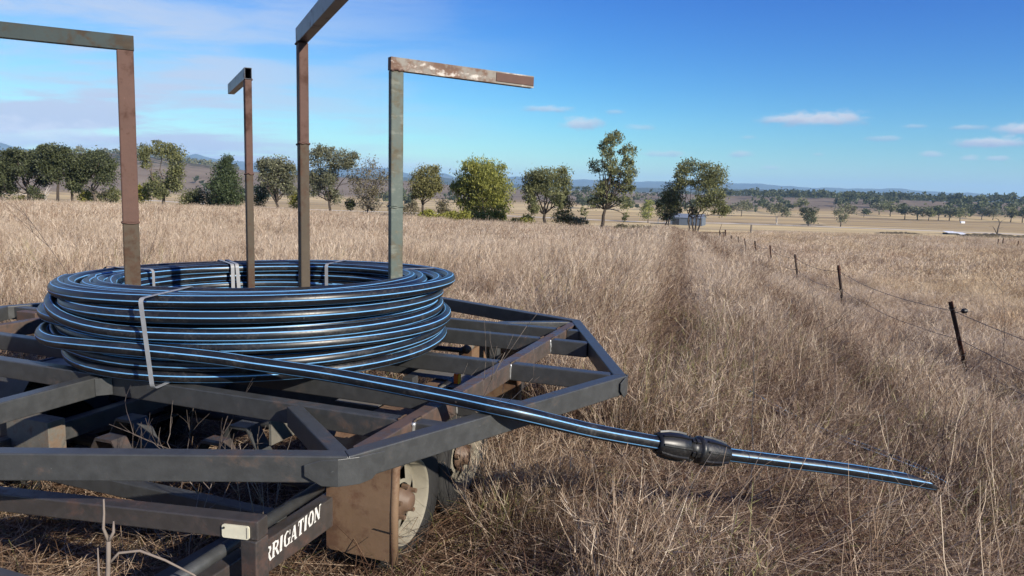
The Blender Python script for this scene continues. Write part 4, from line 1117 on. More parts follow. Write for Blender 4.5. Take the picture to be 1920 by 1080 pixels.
# white lettering on the outer face of the right chassis rail
def letters(word):
    """strokes of each letter in a unit box: thick lines with slab serifs"""
    S = lambda x0, y0, x1, y1, w: (x0, y0, x1, y1, w)
    G = {
     'I': [S(.5,0,.5,1,.34), S(.18,.04,.82,.04,.09), S(.18,.96,.82,.96,.09)],
     'R': [S(.24,0,.24,1,.28), S(.0,.04,.46,.04,.09), S(.0,.96,.5,.96,.09), S(.35,.95,.70,.88,.12), S(.72,.92,.80,.72,.22), S(.80,.76,.68,.54,.22), S(.72,.56,.30,.50,.12), S(.50,.52,.90,.04,.24), S(.80,.04,1.0,.04,.09)],
     'G': [S(.72,.88,.45,.97,.13), S(.48,.96,.20,.80,.20), S(.20,.84,.14,.45,.26), S(.14,.55,.24,.16,.25), S(.20,.18,.50,.03,.18), S(.46,.04,.78,.12,.14), S(.80,.04,.80,.44,.24), S(.60,.44,.98,.44,.09), S(.86,.66,.84,.98,.10)],
     'A': [S(.14,.02,.50,.98,.12), S(.50,.98,.80,.02,.27), S(.28,.32,.68,.32,.10), S(.0,.04,.32,.04,.09), S(.62,.04,1.0,.04,.09)],
     'T': [S(.5,0,.5,1,.30), S(.05,.95,.95,.95,.12), S(.07,.98,.07,.70,.09), S(.93,.98,.93,.70,.09), S(.25,.04,.75,.04,.09)],
     'O': [S(.30,.94,.70,.94,.13), S(.30,.06,.70,.06,.13), S(.18,.28,.18,.72,.27), S(.82,.28,.82,.72,.27), S(.36,.94,.18,.68,.22), S(.64,.94,.82,.68,.22), S(.18,.32,.36,.06,.22), S(.82,.32,.64,.06,.22)],
     'N': [S(.16,0,.16,1,.12), S(.84,0,.84,1,.12), S(.14,.98,.84,.02,.28), S(.0,.96,.26,.96,.09), S(.0,.04,.32,.04,.09), S(.68,.96,1.0,.96,.09)]}
    wid = {'I': .46, 'R': .86, 'G': .86, 'A': .88, 'T': .80, 'O': .86, 'N': .90}
    out_, x = [], 0.0
    for ch in word:
        w = wid[ch]
        out_.append((ch, x, [( (x + a*w), b, (x + c_*w), d_, q) for a, b, c_, d_, q in G[ch]])); x += w + .07
    return out_, x
lt, tot = letters('IRRIGATION')
# placed by the last N and the first full R
vN, v0 = -.812, -1.135
sx_ = (vN - v0)/tot; hgt = .052
for ch, x0_, strokes in lt:
    V, Fc = [], []
    for q, (a, b, c_, d_, w) in enumerate(strokes):
        p0, p1 = Vector((a*sx_, b*hgt)), Vector((c_*sx_, d_*hgt)); d = (p1 - p0).normalized()
        nn_ = Vector((-d.y, d.x)) * w*.5*sx_*.86
        if abs(d.x) > .95: nn_ = Vector((0, 1))*w*.5*hgt
        i0 = len(V)
        for p in (p0 - nn_, p1 - nn_, p1 + nn_, p0 + nn_):
            vv = v0 + p.x; zz = .2935 + p.x*.10 + p.y + p.x*0 - (p.x/(vN - v0))*.0
            V.append((.8285 + .0006 + q*.00025, vv + (p.y*.12), zz))
        Fc.append((i0, i0+1, i0+2, i0+3))
    mesh_obj('letter', V, Fc, M_WHITE, rail)

# ------------------------------------------------------------------ poly pipe
def pipe_body(name, base, rough):
    mt, N, out = new_mat(name)
    p = N.n('ShaderNodeTexCoord').outputs['Object']
    n2 = N.noise(p, 9.0, 7.0, .7); n3 = N.noise(p, 90.0, 5.0, .75)
    dust = N.mr(N.m('ADD', N.m('MULTIPLY', n2, .6), N.m('MULTIPLY', n3, .5)), .52, .78, 0, .60)
    c = N.mix(dust, tuple(base), (.075, .068, .062))
    fl = N.mr(N.noise(p, 55.0, 2.0, .5), .74, .80, 0, .5)
    c = N.mix(fl, c, (.20, .185, .17))
    r = N.m('ADD', rough, N.m('MULTIPLY', dust, .35), clamp=True)
    principled(N, out, c, r, 0, .42, bump=n3, bstr=.04, bdist=.002)
    return mt
M_POLY = pipe_body('black_poly_pipe', (.0080, .0086, .0110), .35)
M_STRIPE = plain('blue_stripe', (.16, .40, .70), .42)
M_INNER = plain('pipe_inside', (.010, .010, .012), .6)
M_FIT = pipe_body('black_fitting', (.010, .010, .011), .38)
M_STRAP = plain('grey_strap', (.26, .265, .275), .5)
PR = .0265
def pipe_mesh(name, pts, r, mats, parent=None, twist=0.0, cut=None, up=(0, 0, 1)):
    """swept pipe with six narrow coloured stripes; cut = length of a slanted end with an open bore"""
    P = np.array(pts, float); n = len(P)
    T = np.gradient(P, axis=0); T /= np.linalg.norm(T, axis=1)[:, None]
    up = np.array(up, float)
    angs, mi = [], []
    for i in range(6):
        a0 = i*60
        angs += [a0 - 4.2, a0 + 4.2, a0 + 21, a0 + 39]; mi += [1, 0, 0, 0]
    angs = np.radians(np.array(angs)); K = len(angs)
    Svec = np.cross(T, up); Svec /= np.linalg.norm(Svec, axis=1)[:, None]; Qv = np.cross(Svec, T)
    tw = np.linspace(0, twist, n)
    A_ = angs[None, :] + tw[:, None] if np.ndim(twist) == 0 else angs[None, :] + np.asarray(twist)[:, None]
    V = P[:, None] + r*(np.cos(A_)[..., None]*Svec[:, None] + np.sin(A_)[..., None]*Qv[:, None])
    if cut:
        lim = np.dot(P[-1], T[-1]) - cut*.5*(1 + np.cos(A_[-1] - 2.6))        # slanted end plane, per vertex
        for q in range(n):
            over = V[q] @ T[-1] - lim
            if q > n*.5: V[q] = V[q] - T[-1]*np.maximum(over, 0)[:, None] if q < n - 1 else V[q] - T[-1]*over[:, None]
    V = V.reshape(-1, 3)
    i, k = np.meshgrid(np.arange(n - 1), np.arange(K), indexing='ij'); k2 = (k + 1) % K
    F = np.stack([i*K + k, (i+1)*K + k, (i+1)*K + k2, i*K + k2], -1).reshape(-1, 4)
    M = np.tile(np.array(mi), n - 1)
    F = [tuple(q) for q in F.tolist()]; M = M.tolist(); V = V.tolist()
    if cut:        # wall thickness and bore
        e = (n - 1)*K; Pe = P[-1]
        rin = []
        for q in range(K):
            w = np.array(V[e + q]); ax = T[-1]; c0 = Pe + ax*np.dot(w - Pe, ax); rin.append(c0 + (w - c0)*.80)
        b1 = len(V); V += [list(w) for w in rin]
        b2 = len(V); V += [list(Pe - T[-1]*(cut + .12) + (w - Pe) - T[-1]*np.dot(w - Pe, T[-1])) for w in rin]
        for q in range(K):
            q2 = (q + 1) % K
            F.append((e+q, b1+q, b1+q2, e+q2)); M.append(0)
            F.append((b1+q, b2+q, b2+q2, b1+q2)); M.append(2)
        F.append(tuple(range(0, K))); M.append(0)
    else:
        F.append(tuple(range(K - 1, -1, -1))); M.append(0)
        F.append(tuple((n-1)*K + q for q in range(K))); M.append(0)
    return mesh_obj(name, V, F, mats, parent, smooth=True, midx=M)

coil = empty('pipe_coil', (TO[0], TO[1], 0), TPHI, 'big coil of black poly pipe with blue stripes lying on the trailer deck', 'pipe coil')
FRONT = R(-51.5)
def layer_z(k, th): return ZD + .0275 + k*(.0515 + .0038*np.cos(th - FRONT))
pts = []
NS = 76
LAY = [  # layer: radii of its turns in laying order, and centre shift
    ([.862, .806, .752, .700, .672], (-.045, -.03)), ([.668, .706, .758, .812, .868], (-.045, -.03)), ([.888, .832, .776, .722, .672], (-.055, -.035)),
    ([.672, .722, .778, .834, .892], (-.05, -.03)), ([.868, .812, .756, .704, .672], (-.05, -.025)), ([.674, .712, .764, .818, .872], (-.035, -.010))]
rs = np.random.RandomState(5)
seq = []
for k, (rad_, sh) in enumerate(LAY):
    for q, rr in enumerate(rad_): seq.append((k, rr + rs.normal(0, .006), sh[0] + rs.normal(0, .010), sh[1] + rs.normal(0, .010), rs.uniform(0, 6.28, 3), rs.normal(0, .007)))
TH0 = R(-150)      # where one turn slides over to the next
for s_i, (k, rr, cx, cy, ph, dz) in enumerate(seq):
    nxt = seq[min(s_i + 1, len(seq) - 1)]
    for q in range(NS):
        t = q/NS; th = TH0 - 2*math.pi*t + (s_i % 4)*.5*0
        blend = float(sm(.80, 1.0, np.array(t)))
        r_ = rr*(1-blend) + nxt[1]*blend + .011*math.sin(2*th + ph[0]) + .005*math.sin(5*th + ph[1])
        ccx, ccy = cx*(1-blend) + nxt[2]*blend, cy*(1-blend) + nxt[3]*blend
        z = float(layer_z(k, th))*(1-blend) + float(layer_z(nxt[0], th))*blend + dz*math.sin(th + ph[2])
        pts.append((ccx + r_*math.cos(th), ccy + r_*math.sin(th), z))
tw = .5 + .35*np.sin(np.arange(len(pts))*.013) + .2*np.sin(np.arange(len(pts))*.041)
coil_pipe = pipe_mesh('pipe', pts, PR, [M_POLY, M_STRIPE], coil, twist=tw)

# the free end: leaves the coil on the left, runs along the front and out over the deck edge
def trl(u, v, z): return Vector((u, v, z))
def w2t(p):      # world to deck coordinates
    u, v = to_trailer(p[0], p[1]); return (u, v, p[2])
tail = [(-.70, .60, ZD+.16), (-.90, .30, ZD+.155), (-.985, -.02, ZD+.145), (-.985, -.34, ZD+.13)] + [(-0.669, -0.637, ZD+0.115), (-0.597, -0.731, ZD+0.11), (-0.498, -0.816, ZD+0.108), (-0.349, -0.885, ZD+0.112), (-0.159, -0.922, ZD+0.124), (0.143, -0.921, ZD+0.133), (0.404, -0.847, ZD+0.118), (0.551, -0.798, ZD+0.1), (0.774, -0.728, ZD+0.076), (0.976, -0.699, ZD+0.058), (1.278, -0.68, ZD+0.034), (1.488, -0.668, ZD+0.012)]
tailw = [(.276, 2.50, .664), (.547, 2.62, .581), (.70, 2.67, .543)]
tail += [w2t(p) for p in tailw]
tp = catmull(tail, 10)
tail_o = pipe_mesh('free_end', tp, PR, [M_POLY, M_STRIPE], coil, twist=.55)
# compression coupling and the short length beyond it
cA, cB = Vector(w2t((.547, 2.62, .581))), Vector(w2t((.841, 2.72, .507)))
ax = (cB - cA).normalized(); LC = (cB - cA).length
k_ = LC/.30
prof = [(0, .033), (.002, .044), (.012, .0465), (.045, .0545), (.085, .0570), (.118, .0545), (.124, .0490), (.126, .0445), (.165, .0445), (.167, .0520), (.172, .0585), (.180, .0590), (.186, .0560), (.192, .0565), (.225, .0560), (.265, .0500), (.292, .0430), (.298, .0415), (.30, .033)]
cp = mesh_obj('coupling', *lathe_geo([(a*k_, b*.88) for a, b in prof], cA, ax, 40), M_FIT, coil, smooth=True)
s0 = ax.cross(Vector((0, 0, 1))).normalized(); q0 = s0.cross(ax)
for k in range(8):
    a = 2*math.pi*k/8 + .2; rd = s0*math.cos(a) + q0*math.sin(a); tg = ax.cross(rd)
    for prf in ([(.010, .047), (.045, .0555), (.085, .058), (.118, .0555)], [(.192, .0575), (.225, .057), (.265, .051), (.294, .044)]):
        V = []
        for x_, r_ in prf:
            c0 = cA + ax*(x_*k_)
            V += [tuple(c0 + rd*(r_*.88 - .003) - tg*.0046), tuple(c0 + rd*(r_*.88 + .0052) - tg*.0030), tuple(c0 + rd*(r_*.88 + .0052) + tg*.0030), tuple(c0 + rd*(r_*.88 - .003) + tg*.0046)]
        Fc = [(i*4+j_, i*4+(j_+1) % 4, (i+1)*4+(j_+1) % 4, (i+1)*4+j_) for i in range(3) for j_ in range(4)] + [(3, 2, 1, 0), (12, 13, 14, 15)]
        mesh_obj('grip_rib', V, Fc, M_FIT, cp)
for k in range(5):
    a = 2*math.pi*k/5 + 2.3; rd = s0*math.cos(a) + q0*math.sin(a); tg = ax.cross(rd)
    c0 = cA + ax*(.146*k_) + rd*.0415
    v, f = bar_geo(c0 - ax*.018, c0 + ax*.018, .018, .008, up=rd); mesh_obj('lug', v, f, M_FIT, cp, bevel=.0015)
    c0 = cA + ax*(.146*k_) + rd*.0435
    v, f = bar_geo(c0 - tg*.012, c0 + tg*.012, .006, .012, up=rd); mesh_obj('lug', v, f, M_FIT, cp, bevel=.001)
tip = Vector(w2t((1.800, 2.965, .311)))
off = [tuple(cA + ax*(.2*k_)), tuple(cB), tuple(cB.lerp(tip, .25) + Vector((0, 0, .004))), tuple(cB.lerp(tip, .5) + Vector((0, 0, .008))), tuple(cB.lerp(tip, .75) + Vector((0, 0, .006))), tuple(tip)]
offc = pipe_mesh('cut_length', catmull(off, 7), PR, [M_POLY, M_STRIPE, M_INNER], coil, twist=R(78)*np.ones(5*7 + 1), cut=.24)
# faint factory print along the lower side of the cut length: unreadable dashes
oc = catmull(off, 40); V, Fc = [], []
acc = 0; k = 62
while k < len(oc) - 50:
    ln = random.choice([1, 2, 2, 3]); p0, p1 = Vector(oc[k]), Vector(oc[min(k + ln, len(oc) - 1)])
    t = (p1 - p0).normalized(); s_ = t.cross(Vector((0, 0, 1))).normalized(); u_ = s_.cross(t)
    for a0, a1 in ((R(-52), R(-46)),):
        # the side that faces the viewer
        for sgn in (1,):
            e0, e1 = (s_*math.cos(a0) + u_*math.sin(a0))*(PR + .0005), (s_*math.cos(a1) + u_*math.sin(a1))*(PR + .0005)
            i0 = len(V); V += [tuple(p0 + e0), tuple(p1 + e0), tuple(p1 + e1), tuple(p0 + e1)]; Fc.append((i0, i0+1, i0+2, i0+3))
    k += ln + random.choice([1, 1, 2, 3])
tag(mesh_obj('factory_print', V, Fc, M_STRAP, offc), kind='stuff')
# straps round the bundle
def strap(th_deg, r_in, r_out, z0, z1, w=.019, tilt=0.0, name='strap'):
    th = R(th_deg); rad_, tg = Vector((math.cos(th), math.sin(th), 0)), Vector((-math.sin(th), math.cos(th), 0))
    c0 = Vector((-.02, 0, 0))
    rc_ = .02
    poly = []
    for cx, cz, a0 in ((r_out - rc_, z1 - rc_, 0), (r_in + rc_, z1 - rc_, 90), (r_in + rc_, z0 + rc_, 180), (r_out - rc_, z0 + rc_, 270)):
        for q in range(5):
            a = R(a0 + 90*q/4); poly.append((cx + rc_*math.cos(a), cz + rc_*math.sin(a)))
    V = []
    for r_, z_ in poly:
        ctr = c0 + rad_*r_ + Vector((0, 0, z_)) + tg*(tilt*(z_ - z0))
        V += [tuple(ctr - tg*w/2), tuple(ctr + tg*w/2)]
    n_ = len(poly)
    Fc = [(2*i, 2*i+1, 2*((i+1) % n_)+1, 2*((i+1) % n_)) for i in range(n_)]
    o = mesh_obj(name, V, Fc, M_STRAP, coil)
    sol = o.modifiers.new('thick', 'SOLIDIFY'); sol.thickness = .0012
    return o
zt = lambda th: float(layer_z(5, R(th))) + .029
strap(-76, .632, .975, ZD+.002, zt(-76), tilt=-.10, w=.017)
strap(147, .628, .905, ZD+.001, zt(147)); strap(143.5, .628, .905, ZD+.001, zt(143.5), tilt=.05)
strap(100, .628, .905, ZD+.001, zt(100)); strap(52, .628, .905, ZD+.001, zt(52)); strap(-10+200, .632, .912, ZD+.001, zt(190))

# an older length of pipe lying half buried in the grass
lp = [(1.45, 6.1), (1.58, 5.75), (1.74, 5.34), (1.92, 5.02), (2.10, 4.72), (2.28, 4.45), (2.50, 4.22), (2.62, 4.1)]
lay = pipe_mesh('lying_pipe', catmull([(x, y, gz(x, y) + .155 + .03*math.sin(i*1.3)) for i, (x, y) in enumerate(lp)], 8), .034, [M_POLY, M_STRIPE, M_INNER], None, twist=.9, cut=.06)
tag(lay, 'length of black pipe lying half hidden in the grass beyond the coupling', 'pipe')

# ------------------------------------------------------------------ wire fence
M_PICKET = steel('rusty_picket', (.028, .020, .017), (.115, .045, .030), .35, .7, spec=.2)
M_WIRE = plain('fence_wire', (.060, .052, .048), .6, .3)
fence = empty('wire_fence', (6.21, 9.6, gz(6.21, 9.6)), 0, 'leaning rusty star-picket wire fence running away on the right', 'fence')
FP_ = [((5.79, 9.6, .17), (6.21, 9.6)), ((7.20, 16.2, .0), (7.47, 16.2)), ((8.83, 23, -.32), (9.06, 23)), ((10.29, 29.5, -.50), (10.51, 29.5)), ((11.81, 36, -.75), (12.02, 36)), ((13.19, 42, -1.0), (13.4, 42)), ((14.96, 49, -1.3), (15.13, 49)), ((16.56, 56, -1.62), (16.75, 56)), ((18.77, 66, -1.85), (18.93, 66))]
fo = Vector(fence.location)
tops = []
for i, (tp_, bt_) in enumerate(FP_):
    t, b = Vector(tp_) - fo, Vector((bt_[0], bt_[1], gz(*bt_) - .15)) - fo
    d = (t - b).normalized(); s_ = d.cross(Vector((0, 1, 0))).normalized(); q_ = s_.cross(d)
    sec = []
    a0 = .5 + i*.3
    for k in range(3):
        a = a0 + 2*math.pi*k/3; rd, tg = s_*math.cos(a) + q_*math.sin(a), -s_*math.sin(a) + q_*math.cos(a)
        w = .034 if i < 3 else .040
        sec += [rd*.007 - tg*.012*0 - (-s_*math.sin(a - 1.05) + q_*math.cos(a - 1.05))*0, rd*w - tg*.004, rd*w + tg*.004]
    # re-order into a clean star outline
    sec = []
    for k in range(3):
        a = a0 + 2*math.pi*k/3
        for da, r_ in ((-60, .009), (-6, w), (6, w)):
            aa = a + R(da); sec.append((s_*math.cos(aa) + q_*math.sin(aa))*r_)
    n_ = len(sec); V = [tuple(b + e) for e in sec] + [tuple(t + e) for e in sec]
    Fc = [tuple(range(n_ - 1, -1, -1)), tuple(range(n_, 2*n_))] + [(k, (k+1) % n_, n_+(k+1) % n_, n_+k) for k in range(n_)]
    pk = mesh_obj('picket', V, Fc, M_PICKET, fence)
    tops.append((b, t, pk))
    if i < 3:   # wire ties and insulators on the near pickets
        for fr in ((.60, .93) if i else (.45, .93)):
            c0 = b.lerp(t, fr)
            mesh_obj('wire_tie', *tube_geo([c0 + (s_*math.cos(a) + q_*math.sin(a))*.042 + d*.012*math.sin(2*a) for a in np.linspace(0, 2*math.pi, 11)], [.006]*11, 5), M_PICKET if i else M_WIRE, pk)
c0 = tops[0][0].lerp(tops[0][1], .90) + Vector((.135, -.02, .01))
ins = mesh_obj('insulator', *lathe_geo([(-.03, .001), (-.03, .028), (-.012, .036), (0, .022), (.012, .036), (.03, .028), (.03, .001)], c0, (1, .2, .1), 12), M_BLACKRUB, tops[0][2], smooth=True)
mesh_obj('insulator_bracket', *tube_geo([tops[0][0].lerp(tops[0][1], .88), c0], [.006, .006], 5), M_WIRE, tops[0][2])
for fr, wr in ((.90, .0042), (.60, .0042), (.36, .0036)):
    anchors = []
    b, t, _ = tops[0]
    ext = (tops[0][0] - tops[1][0]); eb = b + ext*1.3; eb.z = gz(eb.x + fo.x, eb.y + fo.y) - fo.z - .1
    anchors.append(eb.lerp(eb + (t - b), fr)); anchors += [b.lerp(t, fr) for b, t, _ in tops]
    P = []
    for i in range(len(anchors) - 1):
        for k in range(8):
            u_ = k/8; p = anchors[i].lerp(anchors[i+1], u_); p.z -= .10*4*u_*(1-u_)*random.uniform(.9, 1.1); P.append(p)
    P.append(anchors[-1])
    mesh_obj('wire', *tube_geo(P, [wr*(1 + .9*min(1, max(0, i/8 - 1.2)*.25)) for i in range(len(P))], 5), M_WIRE, fence)

# yard rails and short posts where the fence meets the road corner
M_TIMBER = plain('weathered_timber', (.20, .17, .14), .9)
def stick(a, b, r0, r1, n=7): return tube_geo([a, Vector(a).lerp(Vector(b), .5), b], [r0, (r0+r1)/2, r1], n)
yx, yy_ = (1357-960)/FP*74, 74.0
yard = empty('yard_rails', (yx, yy_, gz(yx, yy_)), 0, 'two long rails fixed to a dark corner post right of the shed tree', 'rail fence')
mesh_obj('post', *stick((0, 0, -.3), (-.05, 0, 1.25), .09, .08), M_PICKET, yard)
mesh_obj('rail', *stick((-.05, 0, .95), (-2.7, .3, .85), .035, .035), M_PICKET, yard)
mesh_obj('rail', *stick((-.05, 0, .55), (-2.6, .3, .45), .035, .035), M_PICKET, yard)
lx, ly = (1348-960)/FP*76, 76.0
lean_ = empty('stay_post', (lx, ly, gz(lx, ly)), 0, 'short dark forked stay leaning beside the rail corner post', 'post')
mesh_obj('post', *join_geo([stick((-.1, 0, -.2), (-.15, 0, 1.2), .05, .04), stick((.30, 0, -.2), (-.12, 0, 1.15), .11, .05), stick((-.15, 0, 1.15), (.05, 0, 1.9), .03, .015)]), M_PICKET, lean_)
sx0, sy0 = (1404-960)/FP*92, 92.0
sp_ = mesh_obj('short_post', *stick((0, 0, -.3), (.02, 0, 1.55), .13, .12, 8), M_TIMBER); sp_.location = (sx0, sy0, gz(sx0, sy0)); tag(sp_, 'short pale timber post standing alone past the fence line', 'post')
for pxx, h, lab in ((1867, .9, 'left of two little dark pickets near the right edge'), (1876, 1.0, 'right of two little dark pickets near the right edge'), (1905, .8, 'little dark picket farthest to the right')):
    D = 62.0; X0 = (pxx - 960)/FP*D
    q = mesh_obj('picket', *stick((0, 0, -.3), (.02, 0, h), .05, .045, 5), M_PICKET); q.location = (X0, D, gz(X0, D)); tag(q, lab, 'post', 'pickets at the right of the paddock')

# ------------------------------------------------------------------ buildings
def sheet(name, col, per=.76):
    mt, N, out = new_mat(name)
    p = N.n('ShaderNodeTexCoord').outputs['Object']
    nz = N.noise(p, .8, 5.0, .65)
    principled(N, out, N.mix(N.mr(nz, .3, .75, 0, .4), tuple(col), tuple(c_*.72 for c_ in col)), .5, .15, .5)
    return mt
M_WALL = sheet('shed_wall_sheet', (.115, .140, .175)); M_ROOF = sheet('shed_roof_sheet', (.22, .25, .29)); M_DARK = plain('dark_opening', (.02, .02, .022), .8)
bx0, by0 = 117.3, 497.0
shed = empty('farm_shed', (bx0, by0, gz(bx0, by0)), R(-24), 'pale blue-grey gabled shed half hidden behind the many-stemmed gum tree', 'shed')
W2, D2, HH = 10.5, 7.0, 5.2
v = [(-W2,-D2,-.5),(W2,-D2,-.5),(W2,D2,-.5),(-W2,D2,-.5),(-W2,-D2,HH),(W2,-D2,HH),(W2,D2,HH),(-W2,D2,HH),(-W2,0,HH+2.2),(W2,0,HH+2.2)]
mesh_obj('wall', v, [(0,1,5,4),(2,3,7,6),(1,2,6,9,5),(3,0,4,8,7)], M_WALL, shed)
e = .5
rv = [(-W2-e,-D2-e,HH-.1),(W2+e,-D2-e,HH-.1),(W2+e,0,HH+2.35),(-W2-e,0,HH+2.35),(-W2-e,D2+e,HH-.1),(W2+e,D2+e,HH-.1)]
ro = mesh_obj('roof', rv, [(0,1,2,3),(3,2,5,4)], M_ROOF, shed); ro.modifiers.new('thick', 'SOLIDIFY').thickness = .12
for k in range(-11, 12, 1): pass
v_, f_ = box_geo(-9, -4.5, -D2-.06, -D2+.02, -.4, 4.2); mesh_obj('roller_door', v_, f_, M_DARK, shed)
v_, f_ = box_geo(1.0, 2.6, -D2-.06, -D2+.02, 2.4, 4.0); mesh_obj('window', v_, f_, M_DARK, shed)
v_, f_ = box_geo(4.0, 5.2, -D2-.06, -D2+.02, -.4, 2.4); mesh_obj('door', v_, f_, M_DARK, shed)
v_, f_ = box_geo(-W2-9, -W2-.1, -D2+1, D2-2, 3.4, 3.6); mesh_obj('awning', v_, f_, M_ROOF, shed)
for k, xx in enumerate((-W2-8.6, -W2-4.5)):
    v_, f_ = box_geo(xx, xx+.3, -D2+1.2, -D2+1.5, -.4, 3.4); mesh_obj('awning_post', v_, f_, M_WALL, shed)
# low white-roofed shelter
lx0, ly0 = 275.0, 461.0
low = empty('low_shelter', (lx0, ly0, gz(lx0, ly0)), R(8), 'low white-roofed shelter out on the plain beside the gravel road', 'shelter')
M_WROOF = sheet('white_roof_sheet', (.80, .81, .82))
v_ = [(-6.2,-3,1.15),(1.5,-3.6,1.05),(1.8,3,1.9),(-5.6,3,2.0)]
q = mesh_obj('roof', v_, [(0,1,2,3)], M_WROOF, low); q.modifiers.new('thick', 'SOLIDIFY').thickness = .12
v_ = [(.2,-5.6,.55),(6.0,-5.8,.45),(6.2,.4,1.35),(1.0,.6,1.45)]
q = mesh_obj('roof', v_, [(0,1,2,3)], M_WROOF, low); q.modifiers.new('thick', 'SOLIDIFY').thickness = .12
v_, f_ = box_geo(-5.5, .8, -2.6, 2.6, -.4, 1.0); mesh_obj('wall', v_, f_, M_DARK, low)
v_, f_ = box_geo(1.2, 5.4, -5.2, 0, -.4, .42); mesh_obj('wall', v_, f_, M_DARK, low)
# white speck of a homestead far across the plain, and one in the timber
for pxx, D, w, lab in ((1400, 5200., 17, 'tiny white homestead far away under the blue ranges'), (1797, 690., 3.4, 'small white hut at the foot of the timber above the low shelter')):
    X0 = (pxx - 960)/FP*D
    hb = empty('homestead' if D > 2000 else 'hut', (X0, D, gz(X0, D)), 0, lab, 'house')
    v_, f_ = box_geo(-w*.5, w*.5, -w*.3, w*.3, -1, w*.35); mesh_obj('wall', v_, f_, M_WROOF, hb)
    hr = w*.35
    mesh_obj('roof', [(-w*.55,-w*.35,hr),(w*.55,-w*.35,hr),(w*.55,w*.35,hr),(-w*.55,w*.35,hr),(-w*.55,0,hr+w*.18),(w*.55,0,hr+w*.18)], [(0,1,5,4),(2,3,4,5),(1,2,5),(3,0,4)], M_WROOF, hb)

# earth bank of the dam with rank grass
mt, N, out = new_mat('dam_bank_earth')
p_ = N.n('ShaderNodeTexCoord').outputs['Object']
principled(N, out, N.ramp(N.noise(N.scale(p_, (.25, .25, 1)), 1.0, 6.0, .7), [(0.3, (.055, .042, .024)), (0.55, (.12, .092, .05)), (0.75, (.27, .21, .12))]), .95, 0, .1)
def bank(name, x0, y0, lx_, ly_, h, rz):
    V, Fc = [], []; nu, nv = 28, 8
    for a in range(nv + 1):
        for b in range(nu + 1):
            s_, t_ = a/nv*2 - 1, b/nu*2 - 1
            px_, py_ = t_*lx_*math.cos(rz) - s_*ly_*math.sin(rz), t_*lx_*math.sin(rz) + s_*ly_*math.cos(rz)
            hh = h*max(0, 1 - s_*s_)*max(0, 1 - t_**4)*(1 + .25*math.sin(b*1.7) + .15*math.sin(b*4.1 + a))
            V.append((x0 + px_, y0 + py_, gz(x0 + px_, y0 + py_) + hh - .15))
    for a in range(nv):
        for b in range(nu): Fc.append((a*(nu+1)+b, a*(nu+1)+b+1, (a+1)*(nu+1)+b+1, (a+1)*(nu+1)+b))
    return tag(mesh_obj(name, V, Fc, mt, smooth=True), kind='structure')
bank('dam_bank', 284, 440, 19, 7, 1.9, .05); bank('dam_bank', 236, 452, 15, 5, 1.1, .1); bank('dam_bank', 316, 447, 14, 5, 1.3, .0)

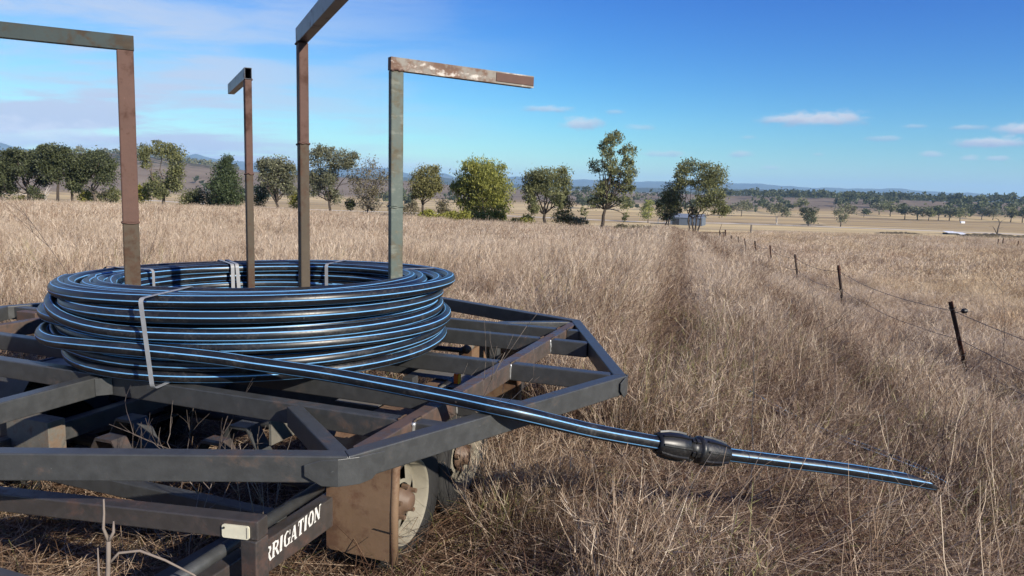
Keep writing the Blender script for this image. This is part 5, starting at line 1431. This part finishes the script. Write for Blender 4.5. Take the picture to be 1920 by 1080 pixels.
# ------------------------------------------------------------------ weeds close to the viewer
M_STALK = plain('dead_weed_stalk', (.20, .160, .130), .9); M_STALKD = plain('dark_weed_twig', (.085, .065, .055), .85)
def weed(name, label, x, y, z0, segs, mt_, grp='dead weeds in the foreground'):
    g = gz(x, y) if z0 is None else z0
    o = mesh_obj(name, *join_geo([tube_geo([Vector(p) for p in pts_], rad_, 6, True) for pts_, rad_ in segs]), mt_, smooth=True)
    o.location = (x, y, g); return tag(o, label, 'weed', grp)
weed('dead_weed', 'thick pale dead weed stalk in front of the trailer at lower left', -1.03, 1.80, 0.0,
     [([(-.01,0,-.03),(-.008,0,.20),(-.012,.0,.40),(-.004,.0,.50),(.0,0,.565)], [.0066,.0062,.006,.0058,.0056]), ([(.0,0,.565),(-.012,0,.60),(-.014,.01,.635),(-.013,.01,.675)], [.0048,.0038,.003,.002]),
      ([(.0,0,.565),(.014,0,.590),(.010,.01,.615)], [.005,.004,.002]), ([(-.004,0,.50),(.02,.01,.528),(.07,.02,.530),(.13,.03,.500),(.20,.04,.455),(.26,.04,.40)], [.004,.0038,.0035,.0032,.0028,.0015]),
      ([(-.01,0,.42),(-.03,0,.47),(-.035,.01,.54)], [.004,.003,.0015]), ([(-.01,0,.45),(.02,.02,.41),(.05,.03,.42)], [.003,.0025,.001])], M_STALK)
def twig_weed(label, x, y, h, seed, mt_, name='dead_weed', spread=.5):
    random.seed(seed); segs = []
    def grow(p, d, ln, r_, lev):
        q, rr, pts_ = Vector(p), [], []
        for k in range(4):
            pts_.append(q.copy()); rr.append(r_*(1 - .2*k)); d = (d + Vector((random.gauss(0, .13), random.gauss(0, .13), random.gauss(.02, .06)))).normalized(); q = q + d*ln/3
        segs.append((pts_, rr))
        if lev > 0:
            for _ in range(3 if lev > 1 else 2):
                i = random.randint(1, 3); nd = (d + Vector((random.gauss(0, spread), random.gauss(0, spread), random.gauss(.1, .25)))).normalized()
                grow(pts_[i], nd, ln*random.uniform(.4, .65), r_*.6, lev - 1)
    grow((0, 0, -.05), Vector((random.gauss(0, .15), random.gauss(0, .15), 1)).normalized(), h, .0035, 3)
    return weed(name, label, x, y, None, segs, mt_)
twig_weed('thin forked brown weed in front of the bumper bar', -1.05, 2.30, .50, 31, M_STALK)
twig_weed('spindly weed standing inside the near deck opening, left one', -1.28, 2.62, .62, 32, M_STALKD)
twig_weed('spindly weed standing inside the near deck opening, right one', -.98, 2.66, .64, 33, M_STALKD)
twig_weed('tall bent weed poking up in front of the near deck beam', -.80, 2.40, .72, 34, M_STALK, spread=.3)
twig_weed('thin weed poking through the right-hand deck opening', -.12, 3.10, .80, 35, M_STALK, spread=.25)
twig_weed('dark branching weed at left behind the deck', -2.9, 5.4, 1.0, 36, M_STALKD)
twig_weed('dark branching weed left of the coil against the pale grass', -3.4, 6.2, 1.15, 37, M_STALKD)
twig_weed('wide dark twiggy weed beside the nearest fence picket', 7.1, 10.4, 1.3, 38, M_STALKD, spread=.7)
twig_weed('dark twiggy weed in front of the nearest fence picket', 5.2, 8.3, .8, 39, M_STALKD, spread=.7)
twig_weed('low dark twiggy weed at the lower right edge', 3.2, 5.2, .8, 40, M_STALKD, spread=.8)
twig_weed('dark twiggy weed left of the lying pipe', 2.6, 5.9, .75, 41, M_STALKD, spread=.8)
